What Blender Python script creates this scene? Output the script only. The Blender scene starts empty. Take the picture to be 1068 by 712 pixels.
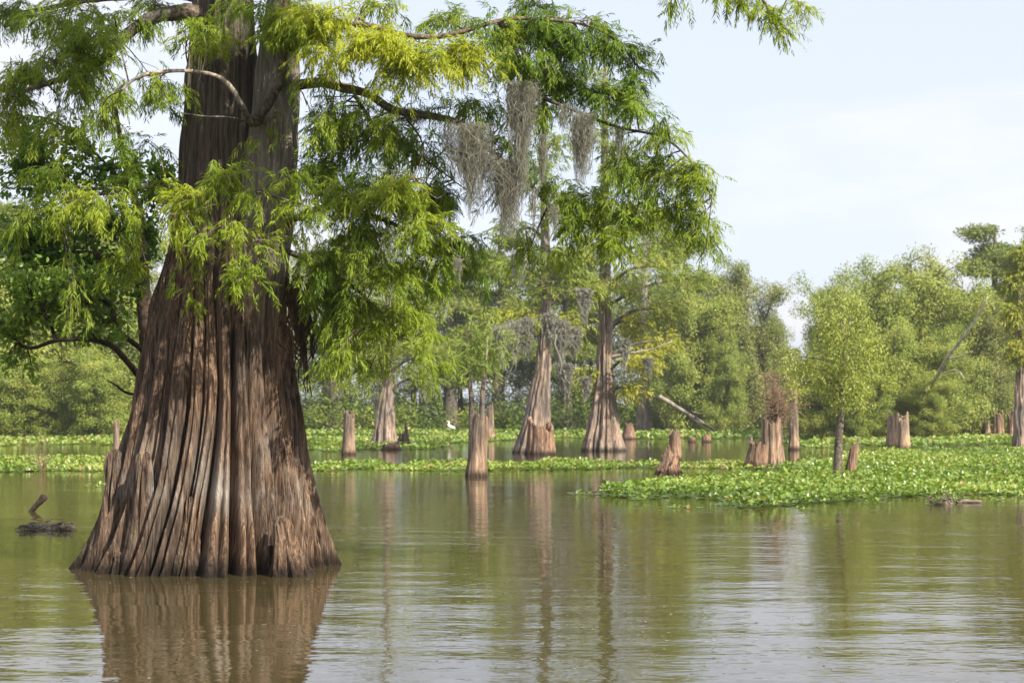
import bpy, math, random
import numpy as np
from mathutils import Vector

rng = np.random.default_rng(7)
random.seed(7)
R = math.radians
S = bpy.context.scene
COL = S.collection

# ------------------------------------------------------------------ camera
F, CX, CY, HZ, EYE = 1780.0, 534.0, 356.0, 432.0, 1.6
PITCH = math.atan((HZ - CY) / F)
cp, sp = math.cos(PITCH), math.sin(PITCH)
cam_d = bpy.data.cameras.new('camera')
cam = bpy.data.objects.new('camera', cam_d)
COL.objects.link(cam)
cam.location = (0, 0, EYE)
cam.rotation_euler = (math.pi / 2 + PITCH, 0, 0)
cam_d.sensor_width = 36
cam_d.lens = F / 1068 * 36
cam_d.clip_end = 20000
cam_d.dof.use_dof = True
cam_d.dof.focus_distance = 17.5
cam_d.dof.aperture_fstop = 3.8
S.camera = cam


def at(px, py, Y):
    """world point at depth Y that stands at photo position px, py"""
    dx, u = px - CX, CY - py
    d = np.array([dx, F * cp - u * sp, F * sp + u * cp])
    return np.array([0, 0, EYE]) + d * (Y / d[1])


def on_water(px, py, z=0.0):
    dx, u = px - CX, CY - py
    d = np.array([dx, F * cp - u * sp, F * sp + u * cp])
    return np.array([0, 0, EYE]) + d * ((z - EYE) / d[2])


# ------------------------------------------------------------------ numpy noise
_perm = np.random.default_rng(3).random((64, 64, 64))


def vnoise(p):
    """smooth value noise, p (...,3) -> -1..1"""
    p = np.asarray(p, float)
    i = np.floor(p).astype(int)
    f = p - i
    f = f * f * (3 - 2 * f)
    out = 0
    for a in (0, 1):
        for b in (0, 1):
            for c in (0, 1):
                w = (f[..., 0] if a else 1 - f[..., 0]) * (f[..., 1] if b else 1 - f[..., 1]) * (f[..., 2] if c else 1 - f[..., 2])
                out = out + w * _perm[(i[..., 0] + a) & 63, (i[..., 1] + b) & 63, (i[..., 2] + c) & 63]
    return out * 2 - 1


def fbm(p, n=3):
    p = np.asarray(p, float)
    s, a = 0, 1
    for k in range(n):
        s = s + a * vnoise(p * (2 ** k) + 7.3 * k)
        a *= .5
    return s / 1.6


def unit(v):
    return v / np.maximum(np.linalg.norm(v, axis=-1, keepdims=True), 1e-9)


# ------------------------------------------------------------------ mesh builder
class MB:
    def __init__(self):
        self.v, self.loops, self.sizes, self.t, self.n = [], [], [], [], 0

    def add(self, verts, faces, tint=0.5):
        """verts (N,3); faces: array (M,k) or list of such arrays"""
        verts = np.asarray(verts, float)
        if not isinstance(faces, list):
            faces = [faces]
        for f in faces:
            f = np.asarray(f, int)
            self.loops.append((f + self.n).ravel())
            self.sizes.append(np.full(len(f), f.shape[1]))
        t = np.broadcast_to(np.asarray(tint, float), (len(verts),))
        self.v.append(verts)
        self.t.append(t)
        self.n += len(verts)

    def build(self, name, mat, parent=None, smooth=True, origin=None):
        me = bpy.data.meshes.new(name)
        v = np.concatenate(self.v)
        if origin is not None:
            v = v - np.asarray(origin, float)
        l = np.concatenate(self.loops)
        s = np.concatenate(self.sizes)
        me.vertices.add(len(v))
        me.vertices.foreach_set('co', v.astype(np.float32).ravel())
        me.loops.add(len(l))
        me.loops.foreach_set('vertex_index', l.astype(np.int32))
        me.polygons.add(len(s))
        st = np.concatenate([[0], np.cumsum(s)[:-1]])
        me.polygons.foreach_set('loop_start', st.astype(np.int32))
        me.update(calc_edges=True)
        me.validate()
        me.polygons.foreach_set('use_smooth', np.full(len(me.polygons), smooth))
        a = me.attributes.new('tint', 'FLOAT', 'POINT')
        a.data.foreach_set('value', np.concatenate(self.t).astype(np.float32))
        me.materials.append(mat)
        o = bpy.data.objects.new(name, me)
        COL.objects.link(o)
        if parent is not None:
            o.parent = parent
        elif origin is not None:
            o.location = origin
        return o


def empty(name, loc):
    o = bpy.data.objects.new(name, None)
    COL.objects.link(o)
    o.location = loc
    o.empty_display_size = .3
    return o


def tag(o, label=None, cat=None, group=None, kind=None):
    if label:
        o['label'] = label
    if cat:
        o['category'] = cat
    if group:
        o['group'] = group
    if kind:
        o['kind'] = kind
    return o


def copy_tree(o):
    c = o.copy()
    COL.objects.link(c)
    for ch in list(o.children):
        d = ch.copy()
        COL.objects.link(d)
        d.parent = c
        for g in list(ch.children):
            e = g.copy()
            COL.objects.link(e)
            e.parent = d
    return c


def smooth_path(pts, n):
    """Catmull-Rom resample"""
    pts = np.asarray(pts, float)
    if len(pts) == 2:
        t = np.linspace(0, 1, n)[:, None]
        return pts[0] * (1 - t) + pts[1] * t
    P = np.vstack([2 * pts[0] - pts[1], pts, 2 * pts[-1] - pts[-2]])
    out = []
    for u in np.linspace(0, len(pts) - 1 - 1e-6, n):
        i = int(u)
        t = u - i
        a, b, c, d = P[i:i + 4]
        out.append(.5 * (2 * b + (c - a) * t + (2 * a - 5 * b + 4 * c - d) * t * t + (3 * b - a - 3 * c + d) * t ** 3))
    return np.array(out)


def tube(mb, path, r, sides=6, rough=0.0, tint=.5, cap=True):
    path = np.asarray(path, float)
    n = len(path)
    r = np.broadcast_to(np.asarray(r, float), (n,))
    tan = unit(np.gradient(path, axis=0))
    ref = np.array([0, 0, 1.0]) if abs(tan[0][2]) < .8 else np.array([1.0, 0, 0])
    A = np.zeros_like(path)
    a = ref - tan[0] * ref.dot(tan[0])
    for i in range(n):
        a = a - tan[i] * a.dot(tan[i])
        a = a / max(np.linalg.norm(a), 1e-9)
        A[i] = a
    B = np.cross(tan, A)
    th = np.linspace(0, 2 * np.pi, sides, endpoint=False)
    rr = np.repeat(r[:, None], sides, 1)
    if rough:
        ns = vnoise(np.stack([np.repeat(np.arange(n)[:, None] * .7, sides, 1) + path[0][0] * 5, np.cos(th)[None] * 1.5 + 0 * rr, np.sin(th)[None] * 1.5 + 0 * rr], -1))
        rr = rr * (1 + rough * ns)
    V = path[:, None] + rr[..., None] * (np.cos(th)[None, :, None] * A[:, None] + np.sin(th)[None, :, None] * B[:, None])
    V = V.reshape(-1, 3)
    i = np.arange(n - 1)[:, None] * sides
    j = np.arange(sides)[None]
    k = (j + 1) % sides
    q = np.stack([i + j, i + k, i + k + sides, i + j + sides], -1).reshape(-1, 4)
    fs = [q]
    if cap:
        fs += [np.arange(sides)[None, ::-1], (np.arange(sides) + (n - 1) * sides)[None]]
    mb.add(V, fs, tint)


# ------------------------------------------------------------------ materials
def new_mat(name):
    m = bpy.data.materials.new(name)
    m.use_nodes = True
    nt = m.node_tree
    nt.nodes.clear()
    return m, nt, nt.nodes, nt.links


def node(nt, t, **kw):
    n = nt.nodes.new(t)
    for k, v in kw.items():
        if k in n.inputs:
            n.inputs[k].default_value = v
        else:
            setattr(n, k, v)
    return n


def ramp(nt, stops, interp='LINEAR'):
    n = nt.nodes.new('ShaderNodeValToRGB')
    cr = n.color_ramp
    cr.interpolation = interp
    while len(cr.elements) < len(stops):
        cr.elements.new(.5)
    for e, (p, c) in zip(cr.elements, stops):
        e.position = p
        e.color = (*c, 1)
    return n


def leaf_mat(name, stops, trans=.35, rough=.5, spec=.3, nscale=.6, namp=.25):
    m, nt, N, L = new_mat(name)
    at_ = node(nt, 'ShaderNodeAttribute', attribute_name='tint')
    oi = node(nt, 'ShaderNodeObjectInfo')
    tc = node(nt, 'ShaderNodeTexCoord')
    nz = node(nt, 'ShaderNodeTexNoise', Scale=nscale, Detail=2.0)
    L.new(tc.outputs['Object'], nz.inputs['Vector'])
    ma = node(nt, 'ShaderNodeMath', operation='MULTIPLY_ADD')
    L.new(nz.outputs['Fac'], ma.inputs[0])
    ma.inputs[1].default_value = namp * 2
    L.new(at_.outputs['Fac'], ma.inputs[2])
    m2 = node(nt, 'ShaderNodeMath', operation='MULTIPLY_ADD')
    L.new(oi.outputs['Random'], m2.inputs[0])
    m2.inputs[1].default_value = .16
    L.new(ma.outputs[0], m2.inputs[2])
    m3 = node(nt, 'ShaderNodeMath', operation='SUBTRACT')
    L.new(m2.outputs[0], m3.inputs[0])
    m3.inputs[1].default_value = namp + .08
    cr = ramp(nt, stops)
    L.new(m3.outputs[0], cr.inputs[0])
    p = node(nt, 'ShaderNodeBsdfPrincipled', Roughness=rough)
    p.inputs['Specular IOR Level'].default_value = spec
    L.new(cr.outputs[0], p.inputs['Base Color'])
    tr = node(nt, 'ShaderNodeBsdfTranslucent')
    hs = node(nt, 'ShaderNodeHueSaturation', Saturation=1.1, Value=1.35, Hue=.49)
    L.new(cr.outputs[0], hs.inputs['Color'])
    L.new(hs.outputs[0], tr.inputs['Color'])
    mx = node(nt, 'ShaderNodeMixShader')
    mx.inputs[0].default_value = trans
    L.new(p.outputs[0], mx.inputs[1])
    L.new(tr.outputs[0], mx.inputs[2])
    o = node(nt, 'ShaderNodeOutputMaterial')
    L.new(mx.outputs[0], o.inputs['Surface'])
    return m


def bark_mat(name, dark, mid, light, sc=(18, 18, 1.2), bump=.02, wet=True, pale=None, pale_amt=0.0, hi=None, rough=.9):
    """fibrous bark: streaks along z, blotches, a dark wet line at the water"""
    m, nt, N, L = new_mat(name)
    tc = node(nt, 'ShaderNodeTexCoord')
    mp = node(nt, 'ShaderNodeMapping')
    mp.inputs['Scale'].default_value = sc
    L.new(tc.outputs['Object'], mp.inputs['Vector'])
    n1 = node(nt, 'ShaderNodeTexNoise', Scale=1.0, Detail=6.0, Roughness=.65, Distortion=.5)
    L.new(mp.outputs[0], n1.inputs['Vector'])
    cr = ramp(nt, [(.33, dark), (.5, mid), (.69, light)])
    L.new(n1.outputs['Fac'], cr.inputs[0])
    mpf = node(nt, 'ShaderNodeMapping')
    mpf.inputs['Scale'].default_value = (sc[0] * 3.2, sc[1] * 3.2, sc[2] * 2.5)
    L.new(tc.outputs['Object'], mpf.inputs['Vector'])
    nf = node(nt, 'ShaderNodeTexNoise', Scale=1.0, Detail=4.0, Roughness=.6)
    L.new(mpf.outputs[0], nf.inputs['Vector'])
    n2 = node(nt, 'ShaderNodeTexNoise', Scale=2.2, Detail=3.0)
    mp2 = node(nt, 'ShaderNodeMapping')
    mp2.inputs['Scale'].default_value = (1, 1, .35)
    L.new(tc.outputs['Object'], mp2.inputs['Vector'])
    L.new(mp2.outputs[0], n2.inputs['Vector'])
    bl = ramp(nt, [(.35, (.58, .60, .62)), (.65, (1.34, 1.20, 1.05))])
    L.new(n2.outputs['Fac'], bl.inputs[0])
    mul = node(nt, 'ShaderNodeMix', data_type='RGBA', blend_type='MULTIPLY')
    mul.inputs[0].default_value = 1
    L.new(cr.outputs[0], mul.inputs[6])
    L.new(bl.outputs[0], mul.inputs[7])
    fr = ramp(nt, [(.32, (.42, .40, .38)), (.52, (1, 1, 1)), (.7, (1.3, 1.28, 1.25))])
    L.new(nf.outputs['Fac'], fr.inputs[0])
    mulf = node(nt, 'ShaderNodeMix', data_type='RGBA', blend_type='MULTIPLY')
    mulf.inputs[0].default_value = 1
    L.new(mul.outputs[2], mulf.inputs[6])
    L.new(fr.outputs[0], mulf.inputs[7])
    col = mulf.outputs[2]
    sx = node(nt, 'ShaderNodeSeparateXYZ')
    L.new(tc.outputs['Object'], sx.inputs[0])
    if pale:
        # weathered pale band above the high-water line, strengthened to paint in lit tan highlights
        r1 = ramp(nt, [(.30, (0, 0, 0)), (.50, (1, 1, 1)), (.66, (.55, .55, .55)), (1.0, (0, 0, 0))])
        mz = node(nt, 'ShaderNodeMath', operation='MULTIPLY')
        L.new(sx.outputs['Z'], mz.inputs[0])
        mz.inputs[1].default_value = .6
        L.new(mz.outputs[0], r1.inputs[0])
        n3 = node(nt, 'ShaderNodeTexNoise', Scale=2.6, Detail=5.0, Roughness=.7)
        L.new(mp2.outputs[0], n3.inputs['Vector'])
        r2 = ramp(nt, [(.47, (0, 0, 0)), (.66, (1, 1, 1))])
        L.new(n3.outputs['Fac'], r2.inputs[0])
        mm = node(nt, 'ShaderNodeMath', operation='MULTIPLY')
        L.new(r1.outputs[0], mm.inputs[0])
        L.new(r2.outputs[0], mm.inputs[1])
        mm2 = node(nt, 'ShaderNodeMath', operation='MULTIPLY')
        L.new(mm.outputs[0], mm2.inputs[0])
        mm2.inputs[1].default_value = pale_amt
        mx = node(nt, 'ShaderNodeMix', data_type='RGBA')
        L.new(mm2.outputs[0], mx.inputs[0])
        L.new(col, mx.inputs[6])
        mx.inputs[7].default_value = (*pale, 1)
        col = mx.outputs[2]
    if hi:
        # grey lichen-weathered bark higher up the stem
        z0, z1, c = hi
        mr = node(nt, 'ShaderNodeMapRange')
        mr.inputs[1].default_value = z0
        mr.inputs[2].default_value = z1
        mr.inputs[3].default_value = 0
        mr.inputs[4].default_value = .75
        L.new(sx.outputs['Z'], mr.inputs[0])
        mu = node(nt, 'ShaderNodeMix', data_type='RGBA', blend_type='MULTIPLY')
        mu.inputs[0].default_value = 1
        gr = ramp(nt, [(.3, tuple(x * .5 for x in c)), (.7, tuple(x * 1.5 for x in c))])
        L.new(n1.outputs['Fac'], gr.inputs[0])
        mx = node(nt, 'ShaderNodeMix', data_type='RGBA')
        L.new(mr.outputs[0], mx.inputs[0])
        L.new(col, mx.inputs[6])
        L.new(gr.outputs[0], mx.inputs[7])
        col = mx.outputs[2]
    if wet:
        mr = node(nt, 'ShaderNodeMapRange')
        mr.inputs[1].default_value = .05
        mr.inputs[2].default_value = .22
        mr.inputs[3].default_value = .2
        mr.inputs[4].default_value = 1
        L.new(sx.outputs['Z'], mr.inputs[0])
        wm = node(nt, 'ShaderNodeMix', data_type='RGBA', blend_type='MULTIPLY')
        wm.inputs[0].default_value = 1
        L.new(col, wm.inputs[6])
        L.new(mr.outputs[0], wm.inputs[7])
        col = wm.outputs[2]
    p = node(nt, 'ShaderNodeBsdfPrincipled', Roughness=rough)
    p.inputs['Specular IOR Level'].default_value = .2
    L.new(col, p.inputs['Base Color'])
    b = node(nt, 'ShaderNodeBump', Strength=.9, Distance=bump)
    ad = node(nt, 'ShaderNodeMath', operation='MULTIPLY_ADD')
    L.new(nf.outputs['Fac'], ad.inputs[0])
    ad.inputs[1].default_value = .8
    L.new(n1.outputs['Fac'], ad.inputs[2])
    L.new(ad.outputs[0], b.inputs['Height'])
    L.new(b.outputs[0], p.inputs['Normal'])
    o = node(nt, 'ShaderNodeOutputMaterial')
    L.new(p.outputs[0], o.inputs['Surface'])
    return m


def plain_mat(name, c, rough=.8, nscale=8.0, amp=.35, spec=.2):
    m, nt, N, L = new_mat(name)
    tc = node(nt, 'ShaderNodeTexCoord')
    n1 = node(nt, 'ShaderNodeTexNoise', Scale=nscale, Detail=4.0)
    L.new(tc.outputs['Object'], n1.inputs['Vector'])
    cr = ramp(nt, [(.3, tuple(x * (1 - amp) for x in c)), (.7, tuple(min(1, x * (1 + amp)) for x in c))])
    L.new(n1.outputs['Fac'], cr.inputs[0])
    p = node(nt, 'ShaderNodeBsdfPrincipled', Roughness=rough)
    p.inputs['Specular IOR Level'].default_value = spec
    L.new(cr.outputs[0], p.inputs['Base Color'])
    o = node(nt, 'ShaderNodeOutputMaterial')
    L.new(p.outputs[0], o.inputs['Surface'])
    return m


M = {}
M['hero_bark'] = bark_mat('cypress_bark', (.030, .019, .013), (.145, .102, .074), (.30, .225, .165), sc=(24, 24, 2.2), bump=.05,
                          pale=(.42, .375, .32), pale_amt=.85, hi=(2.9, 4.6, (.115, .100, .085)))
M['stem_bark'] = bark_mat('lichened_stem_bark', (.045, .030, .020), (.165, .112, .078), (.31, .235, .175), sc=(26, 26, 1.5), bump=.03, hi=(2.2, 3.8, (.235, .215, .185)))
M['grey_bark'] = bark_mat('grey_cypress_bark', (.10, .08, .065), (.27, .22, .185), (.42, .36, .31), sc=(9, 9, .6), bump=.05, hi=(5, 9, (.26, .24, .22)))
M['stump'] = bark_mat('stump_wood', (.070, .050, .038), (.240, .178, .132), (.42, .335, .265), sc=(14, 14, 1.0), bump=.03)
M['tan_stump'] = bark_mat('tan_stump_wood', (.13, .095, .07), (.37, .28, .20), (.52, .42, .32), sc=(14, 14, 1.0), bump=.03)
M['stump_red'] = bark_mat('reddish_stump_wood', (.060, .040, .028), (.215, .142, .100), (.38, .285, .215), sc=(14, 14, 1.0), bump=.03)
M['stump_dark'] = bark_mat('rotten_stump_wood', (.03, .022, .018), (.09, .068, .05), (.16, .125, .10), sc=(14, 14, 1.2), bump=.03)
M['limb'] = bark_mat('limb_bark', (.045, .036, .028), (.13, .11, .085), (.27, .25, .22), sc=(14, 14, 14), bump=.006, wet=False)
M['limb_dark'] = bark_mat('dark_limb_bark', (.02, .016, .012), (.05, .038, .028), (.10, .08, .06), sc=(14, 14, 14), bump=.004, wet=False)
M['dead'] = bark_mat('bleached_dead_wood', (.13, .115, .10), (.28, .255, .225), (.42, .39, .35), sc=(10, 10, 10), bump=.006, wet=False)
M['bleached'] = bark_mat('sun_bleached_branch', (.30, .28, .25), (.52, .49, .45), (.66, .63, .58), sc=(10, 10, 10), bump=.006, wet=False)
M['vine'] = bark_mat('dry_vine', (.03, .018, .012), (.085, .05, .032), (.15, .095, .06), sc=(20, 20, 3), bump=.01, wet=False)
M['driftwood'] = plain_mat('wet_driftwood', (.11, .082, .056), rough=.5, spec=.4)
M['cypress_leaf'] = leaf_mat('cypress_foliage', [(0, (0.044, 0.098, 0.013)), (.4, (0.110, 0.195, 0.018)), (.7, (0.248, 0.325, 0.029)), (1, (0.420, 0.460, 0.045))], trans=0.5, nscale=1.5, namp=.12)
M['mid_leaf'] = leaf_mat('mid_cypress_foliage', [(0, (0.061, 0.111, 0.018)), (.5, (0.164, 0.221, 0.029)), (1, (0.396, 0.377, 0.046))], trans=0.3, nscale=.4, namp=.2)
M['broad_leaf'] = leaf_mat('broadleaf_foliage', [(0, (0.043, 0.108, 0.014)), (.5, (0.092, 0.196, 0.022)), (1, (0.198, 0.297, 0.041))], trans=0.45, rough=.4, spec=.4, nscale=.8, namp=.15)
M['willow_leaf'] = leaf_mat('willow_foliage', [(0, (0.121, 0.179, 0.028)), (.5, (0.248, 0.297, 0.049)), (1, (0.398, 0.373, 0.083))], trans=0.22, nscale=.35, namp=.25)
M['olive_leaf'] = leaf_mat('olive_foliage', [(0, (0.100, 0.144, 0.031)), (.5, (0.208, 0.237, 0.057)), (1, (0.338, 0.309, 0.093))], trans=0.22, nscale=.35, namp=.25)
M['woods_leaf'] = leaf_mat('woods_foliage', [(0, (0.068, 0.111, 0.019)), (.5, (0.171, 0.215, 0.039)), (1, (0.314, 0.305, 0.058))], trans=0.22, nscale=.12, namp=.3)
M['shrub_leaf'] = leaf_mat('shrub_foliage', [(0, (.05, .085, .012)), (.5, (.125, .18, .025)), (1, (.25, .29, .045))], trans=.25, nscale=.3, namp=.3)
M['hyacinth'] = leaf_mat('hyacinth_leaf', [(0, (0.083, 0.138, 0.020)), (.5, (0.175, 0.267, 0.037)), (.85, (0.294, 0.359, 0.064)), (1, (0.331, 0.248, 0.092))], trans=.3, rough=.35, spec=.5, nscale=.5, namp=.15)
M['moss'] = leaf_mat('spanish_moss_fibre', [(0, (0.180, 0.180, 0.144)), (.5, (0.288, 0.282, 0.228)), (1, (0.408, 0.396, 0.336))], trans=.5, rough=.9, spec=.05, nscale=3, namp=.1)
M['fleck'] = leaf_mat('drifting_flecks', [(0, (.06, .05, .02)), (.5, (.16, .17, .06)), (1, (.34, .32, .22))], trans=.1)
M['dry_twig'] = plain_mat('dry_twigs', (.19, .125, .080), rough=.9)
M['white'] = plain_mat('white_feathers', (.8, .8, .78), rough=.7, amp=.05)
M['bill'] = plain_mat('yellow_bill', (.6, .35, .05), rough=.4, amp=.1)
M['leg'] = plain_mat('black_leg', (.03, .03, .03), rough=.5, amp=.1)
M['rust'] = plain_mat('rusty_red_wood', (.27, .145, .10), rough=.9, nscale=5, amp=.6)


# ------------------------------------------------------------------ sun, sky
SUN_EL, SUN_AZ = R(42), R(180 - 43)      # azimuth measured from +Y towards +X : behind the camera, to its right
sd = Vector((math.sin(SUN_AZ) * math.cos(SUN_EL), math.cos(SUN_AZ) * math.cos(SUN_EL), math.sin(SUN_EL)))
sun_d = bpy.data.lights.new('sun', 'SUN')
sun_d.energy = 5.0
sun_d.angle = R(.6)
sun_d.color = (1, .93, .82)
sun = bpy.data.objects.new('sun', sun_d)
COL.objects.link(sun)
sun.location = (20, -20, 40)
sun.rotation_euler = sd.to_track_quat('Z', 'Y').to_euler()

w = bpy.data.worlds.new('World')
S.world = w
w.use_nodes = True
nt = w.node_tree
nt.nodes.clear()
sky = node(nt, 'ShaderNodeTexSky', sky_type='NISHITA', sun_disc=False, sun_elevation=SUN_EL, sun_rotation=SUN_AZ,
           altitude=0, air_density=1.0, dust_density=2.5, ozone_density=2.0)
tc = node(nt, 'ShaderNodeTexCoord')
mp = node(nt, 'ShaderNodeMapping')
mp.inputs['Scale'].default_value = (2.2, 2.2, 7.5)
mp.inputs['Location'].default_value = (.35, 0, .2)
nt.links.new(tc.outputs['Generated'], mp.inputs[0])
cn = node(nt, 'ShaderNodeTexNoise', Scale=1.6, Detail=5.0, Roughness=.55)
nt.links.new(mp.outputs[0], cn.inputs['Vector'])
cr = ramp(nt, [(.47, (3.20, 3.36, 3.90)), (.62, (3.82, 3.68, 3.88))])      # thin bright summer veil with a few faint clouds
nt.links.new(cn.outputs['Fac'], cr.inputs[0])
mx = node(nt, 'ShaderNodeMix', data_type='RGBA')
mx.inputs[0].default_value = .80
nt.links.new(sky.outputs[0], mx.inputs[6])
nt.links.new(cr.outputs[0], mx.inputs[7])
bg = node(nt, 'ShaderNodeBackground', Strength=.148)
nt.links.new(mx.outputs[2], bg.inputs['Color'])
wo = node(nt, 'ShaderNodeOutputWorld')
nt.links.new(bg.outputs[0], wo.inputs['Surface'])

# ------------------------------------------------------------------ ground and water
mb = MB()
xs = np.concatenate([[-6000, -1500, -500], np.linspace(-200, 200, 41), [500, 1500, 6000]])
ys = np.concatenate([[-3000, -400, -60], np.linspace(0, 260, 53), [400, 900, 3000, 9000]])
X, Y = np.meshgrid(xs, ys)
edge = 160 + 7 * vnoise(np.stack([X * .03, 0 * X + 2.5, 0 * X], -1))
k = np.clip((Y - edge + 14) / 22, 0, 1)
Z = -1.4 + 1.85 * k * k * (3 - 2 * k) + .12 * vnoise(np.stack([X * .1, Y * .1, 0 * X], -1))
nx, ny = len(xs), len(ys)
i = (np.arange(ny - 1)[:, None] * nx + np.arange(nx - 1)[None]).ravel()
mb.add(np.stack([X, Y, Z], -1).reshape(-1, 3), np.stack([i, i + 1, i + nx + 1, i + nx], -1))
g = mb.build('ground', plain_mat('muddy_leaf_litter', (.075, .07, .035), nscale=.6, amp=.5, rough=.95))
tag(g, 'low muddy bank and swamp bed under the trees', 'ground', kind='structure')

m, nt, N, L = new_mat('swamp_water')
tc = node(nt, 'ShaderNodeTexCoord')


def wave(scale, rot, sc, det):
    mp = node(nt, 'ShaderNodeMapping')
    mp.inputs['Scale'].default_value = sc
    mp.inputs['Rotation'].default_value = (0, 0, R(rot))
    L.new(tc.outputs['Object'], mp.inputs[0])
    n = node(nt, 'ShaderNodeTexNoise', Scale=scale, Detail=det, Roughness=.5)
    L.new(mp.outputs[0], n.inputs['Vector'])
    return n.outputs['Fac']


h1 = wave(1.0, 12, (.55, 1.25, 1), 1.0)
h2 = wave(1.0, -8, (2.2, 4.6, 1), 2.0)
h3 = wave(1.0, 20, (9, 15, 1), 1.0)
# patches of calmer and of ruffled water
pt = wave(1.0, 5, (.06, .16, 1), 2.0)
pr = node(nt, 'ShaderNodeMapRange')
pr.inputs[1].default_value = .38
pr.inputs[2].default_value = .62
pr.inputs[3].default_value = .35
pr.inputs[4].default_value = 1.0
L.new(pt, pr.inputs[0])


def madd(a, k, b=None):
    n = node(nt, 'ShaderNodeMath', operation='MULTIPLY_ADD')
    L.new(a, n.inputs[0])
    n.inputs[1].default_value = k
    if b is not None:
        L.new(b, n.inputs[2])
    else:
        n.inputs[2].default_value = 0
    return n.outputs[0]


hh = madd(h1, .030, madd(h2, .011, madd(h3, .0038)))
hm = node(nt, 'ShaderNodeMath', operation='MULTIPLY')
L.new(hh, hm.inputs[0])
L.new(pr.outputs[0], hm.inputs[1])
b = node(nt, 'ShaderNodeBump', Strength=1.0, Distance=.55)
L.new(hm.outputs[0], b.inputs['Height'])
p = node(nt, 'ShaderNodeBsdfPrincipled', Roughness=.03, IOR=1.42)
p.inputs['Base Color'].default_value = (.056, .044, .018, 1)
L.new(b.outputs[0], p.inputs['Normal'])
o = node(nt, 'ShaderNodeOutputMaterial')
L.new(p.outputs[0], o.inputs['Surface'])
M['water'] = m
mb = MB()
mb.add([(-900, -300, 0), (900, -300, 0), (900, 185, 0), (-900, 185, 0)], np.array([[0, 1, 2, 3]]))
tag(mb.build('water', m, smooth=False), 'murky green brown swamp water with soft ripples', 'water', kind='structure')


# ------------------------------------------------------------------ foliage generators
def tufts(mb, B, D, Ln, K, fl, fw, tint, droop=.35, fold=0.15):
    """feathery cypress twigs: B base, D direction, Ln length, K fronds each in two ranks"""
    T = len(B)
    if T == 0:
        return
    D = unit(D)
    up = np.array([0, 0, 1.0]) + rng.normal(0, .35, (T, 3))
    Sd = unit(np.cross(D, up))
    s = (np.arange(K) + .6) / K
    sg = np.where(np.arange(K) % 2 == 0, 1.0, -1.0)
    pos = B[:, None] + D[:, None] * (Ln[:, None] * s[None])[..., None]
    pos[..., 2] -= droop * Ln[:, None] * s[None] ** 2
    fd = D[:, None] * .75 + Sd[:, None] * (sg * .75)[None, :, None] + rng.normal(0, .22, (T, K, 3))
    fd[..., 2] -= .35
    fd = unit(fd)
    ln = fl * (.55 + .75 * np.sin(np.pi * np.clip(s * .8 + .15, 0, 1)))[None] * rng.uniform(.7, 1.25, (T, K))
    Wd = unit(np.cross(fd, np.array([.25, -.45, .8]) + rng.normal(0, .5, (T, K, 3))))
    hw = (fw * .5 * rng.uniform(.7, 1.3, (T, K)))[..., None]
    mid = pos + fd * (ln * .42)[..., None]
    tip = pos + fd * ln[..., None]
    tip[..., 2] -= ln * .22
    V = np.stack([pos, mid - Wd * hw, mid + Wd * hw, tip], 2).reshape(-1, 3)
    n = T * K
    i = np.arange(n) * 4
    f = np.concatenate([np.stack([i, i + 2, i + 1], -1), np.stack([i + 1, i + 2, i + 3], -1)])
    t = np.repeat(np.asarray(tint), K) + rng.normal(0, .07, n)
    mb.add(V, f, np.repeat(np.clip(t, 0, 1), 4))


def leaves(mb, P, D, Nn, ln, wd, tint, cup=.15):
    """rounded folded leaves: P base, D direction, Nn rough normal"""
    n = len(P)
    D = unit(D)
    W = unit(np.cross(D, Nn))
    U = np.cross(W, D)
    ln = np.broadcast_to(ln, (n,))[:, None]
    wd = np.broadcast_to(wd, (n,))[:, None]
    l1 = P + D * ln * .3 - W * wd * .46 + U * ln * cup
    l2 = P + D * ln * .72 - W * wd * .40 + U * ln * cup
    r1 = P + D * ln * .3 + W * wd * .46 + U * ln * cup
    r2 = P + D * ln * .72 + W * wd * .40 + U * ln * cup
    V = np.stack([P, l1, l2, P + D * ln, r2, r1], 1).reshape(-1, 3)
    i = np.arange(n) * 6
    f = np.concatenate([np.stack([i, i + 3, i + 2, i + 1], -1), np.stack([i, i + 5, i + 4, i + 3], -1)])
    mb.add(V, f, np.repeat(np.clip(np.broadcast_to(tint, (n,)), 0, 1), 6))


def slivers(mb, P, D, ln, wd, tint, out=None):
    """small pointed leaves for far crowns"""
    n = len(P)
    D = unit(D)
    Nr = rng.normal(0, 1, (n, 3))
    if out is not None:      # leaves turn their faces outwards and up, to the light
        Nr = Nr * .55 + unit(out) * .8 + np.array([0, 0, .7])
    W = unit(np.cross(D, Nr))
    ln = np.broadcast_to(ln, (n,))[:, None]
    wd = np.broadcast_to(wd, (n,))[:, None]
    m_ = P + D * ln * .45
    V = np.stack([P, m_ - W * wd * .5, P + D * ln, m_ + W * wd * .5], 1).reshape(-1, 3)
    i = np.arange(n) * 4
    mb.add(V, np.stack([i, i + 1, i + 2, i + 3], -1), np.repeat(np.clip(np.broadcast_to(tint, (n,)), 0, 1), 4))


def ball(n):
    v = unit(rng.normal(0, 1, (n, 3)))
    return v * (rng.random((n, 1)) ** (1 / 2.2))


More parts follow.
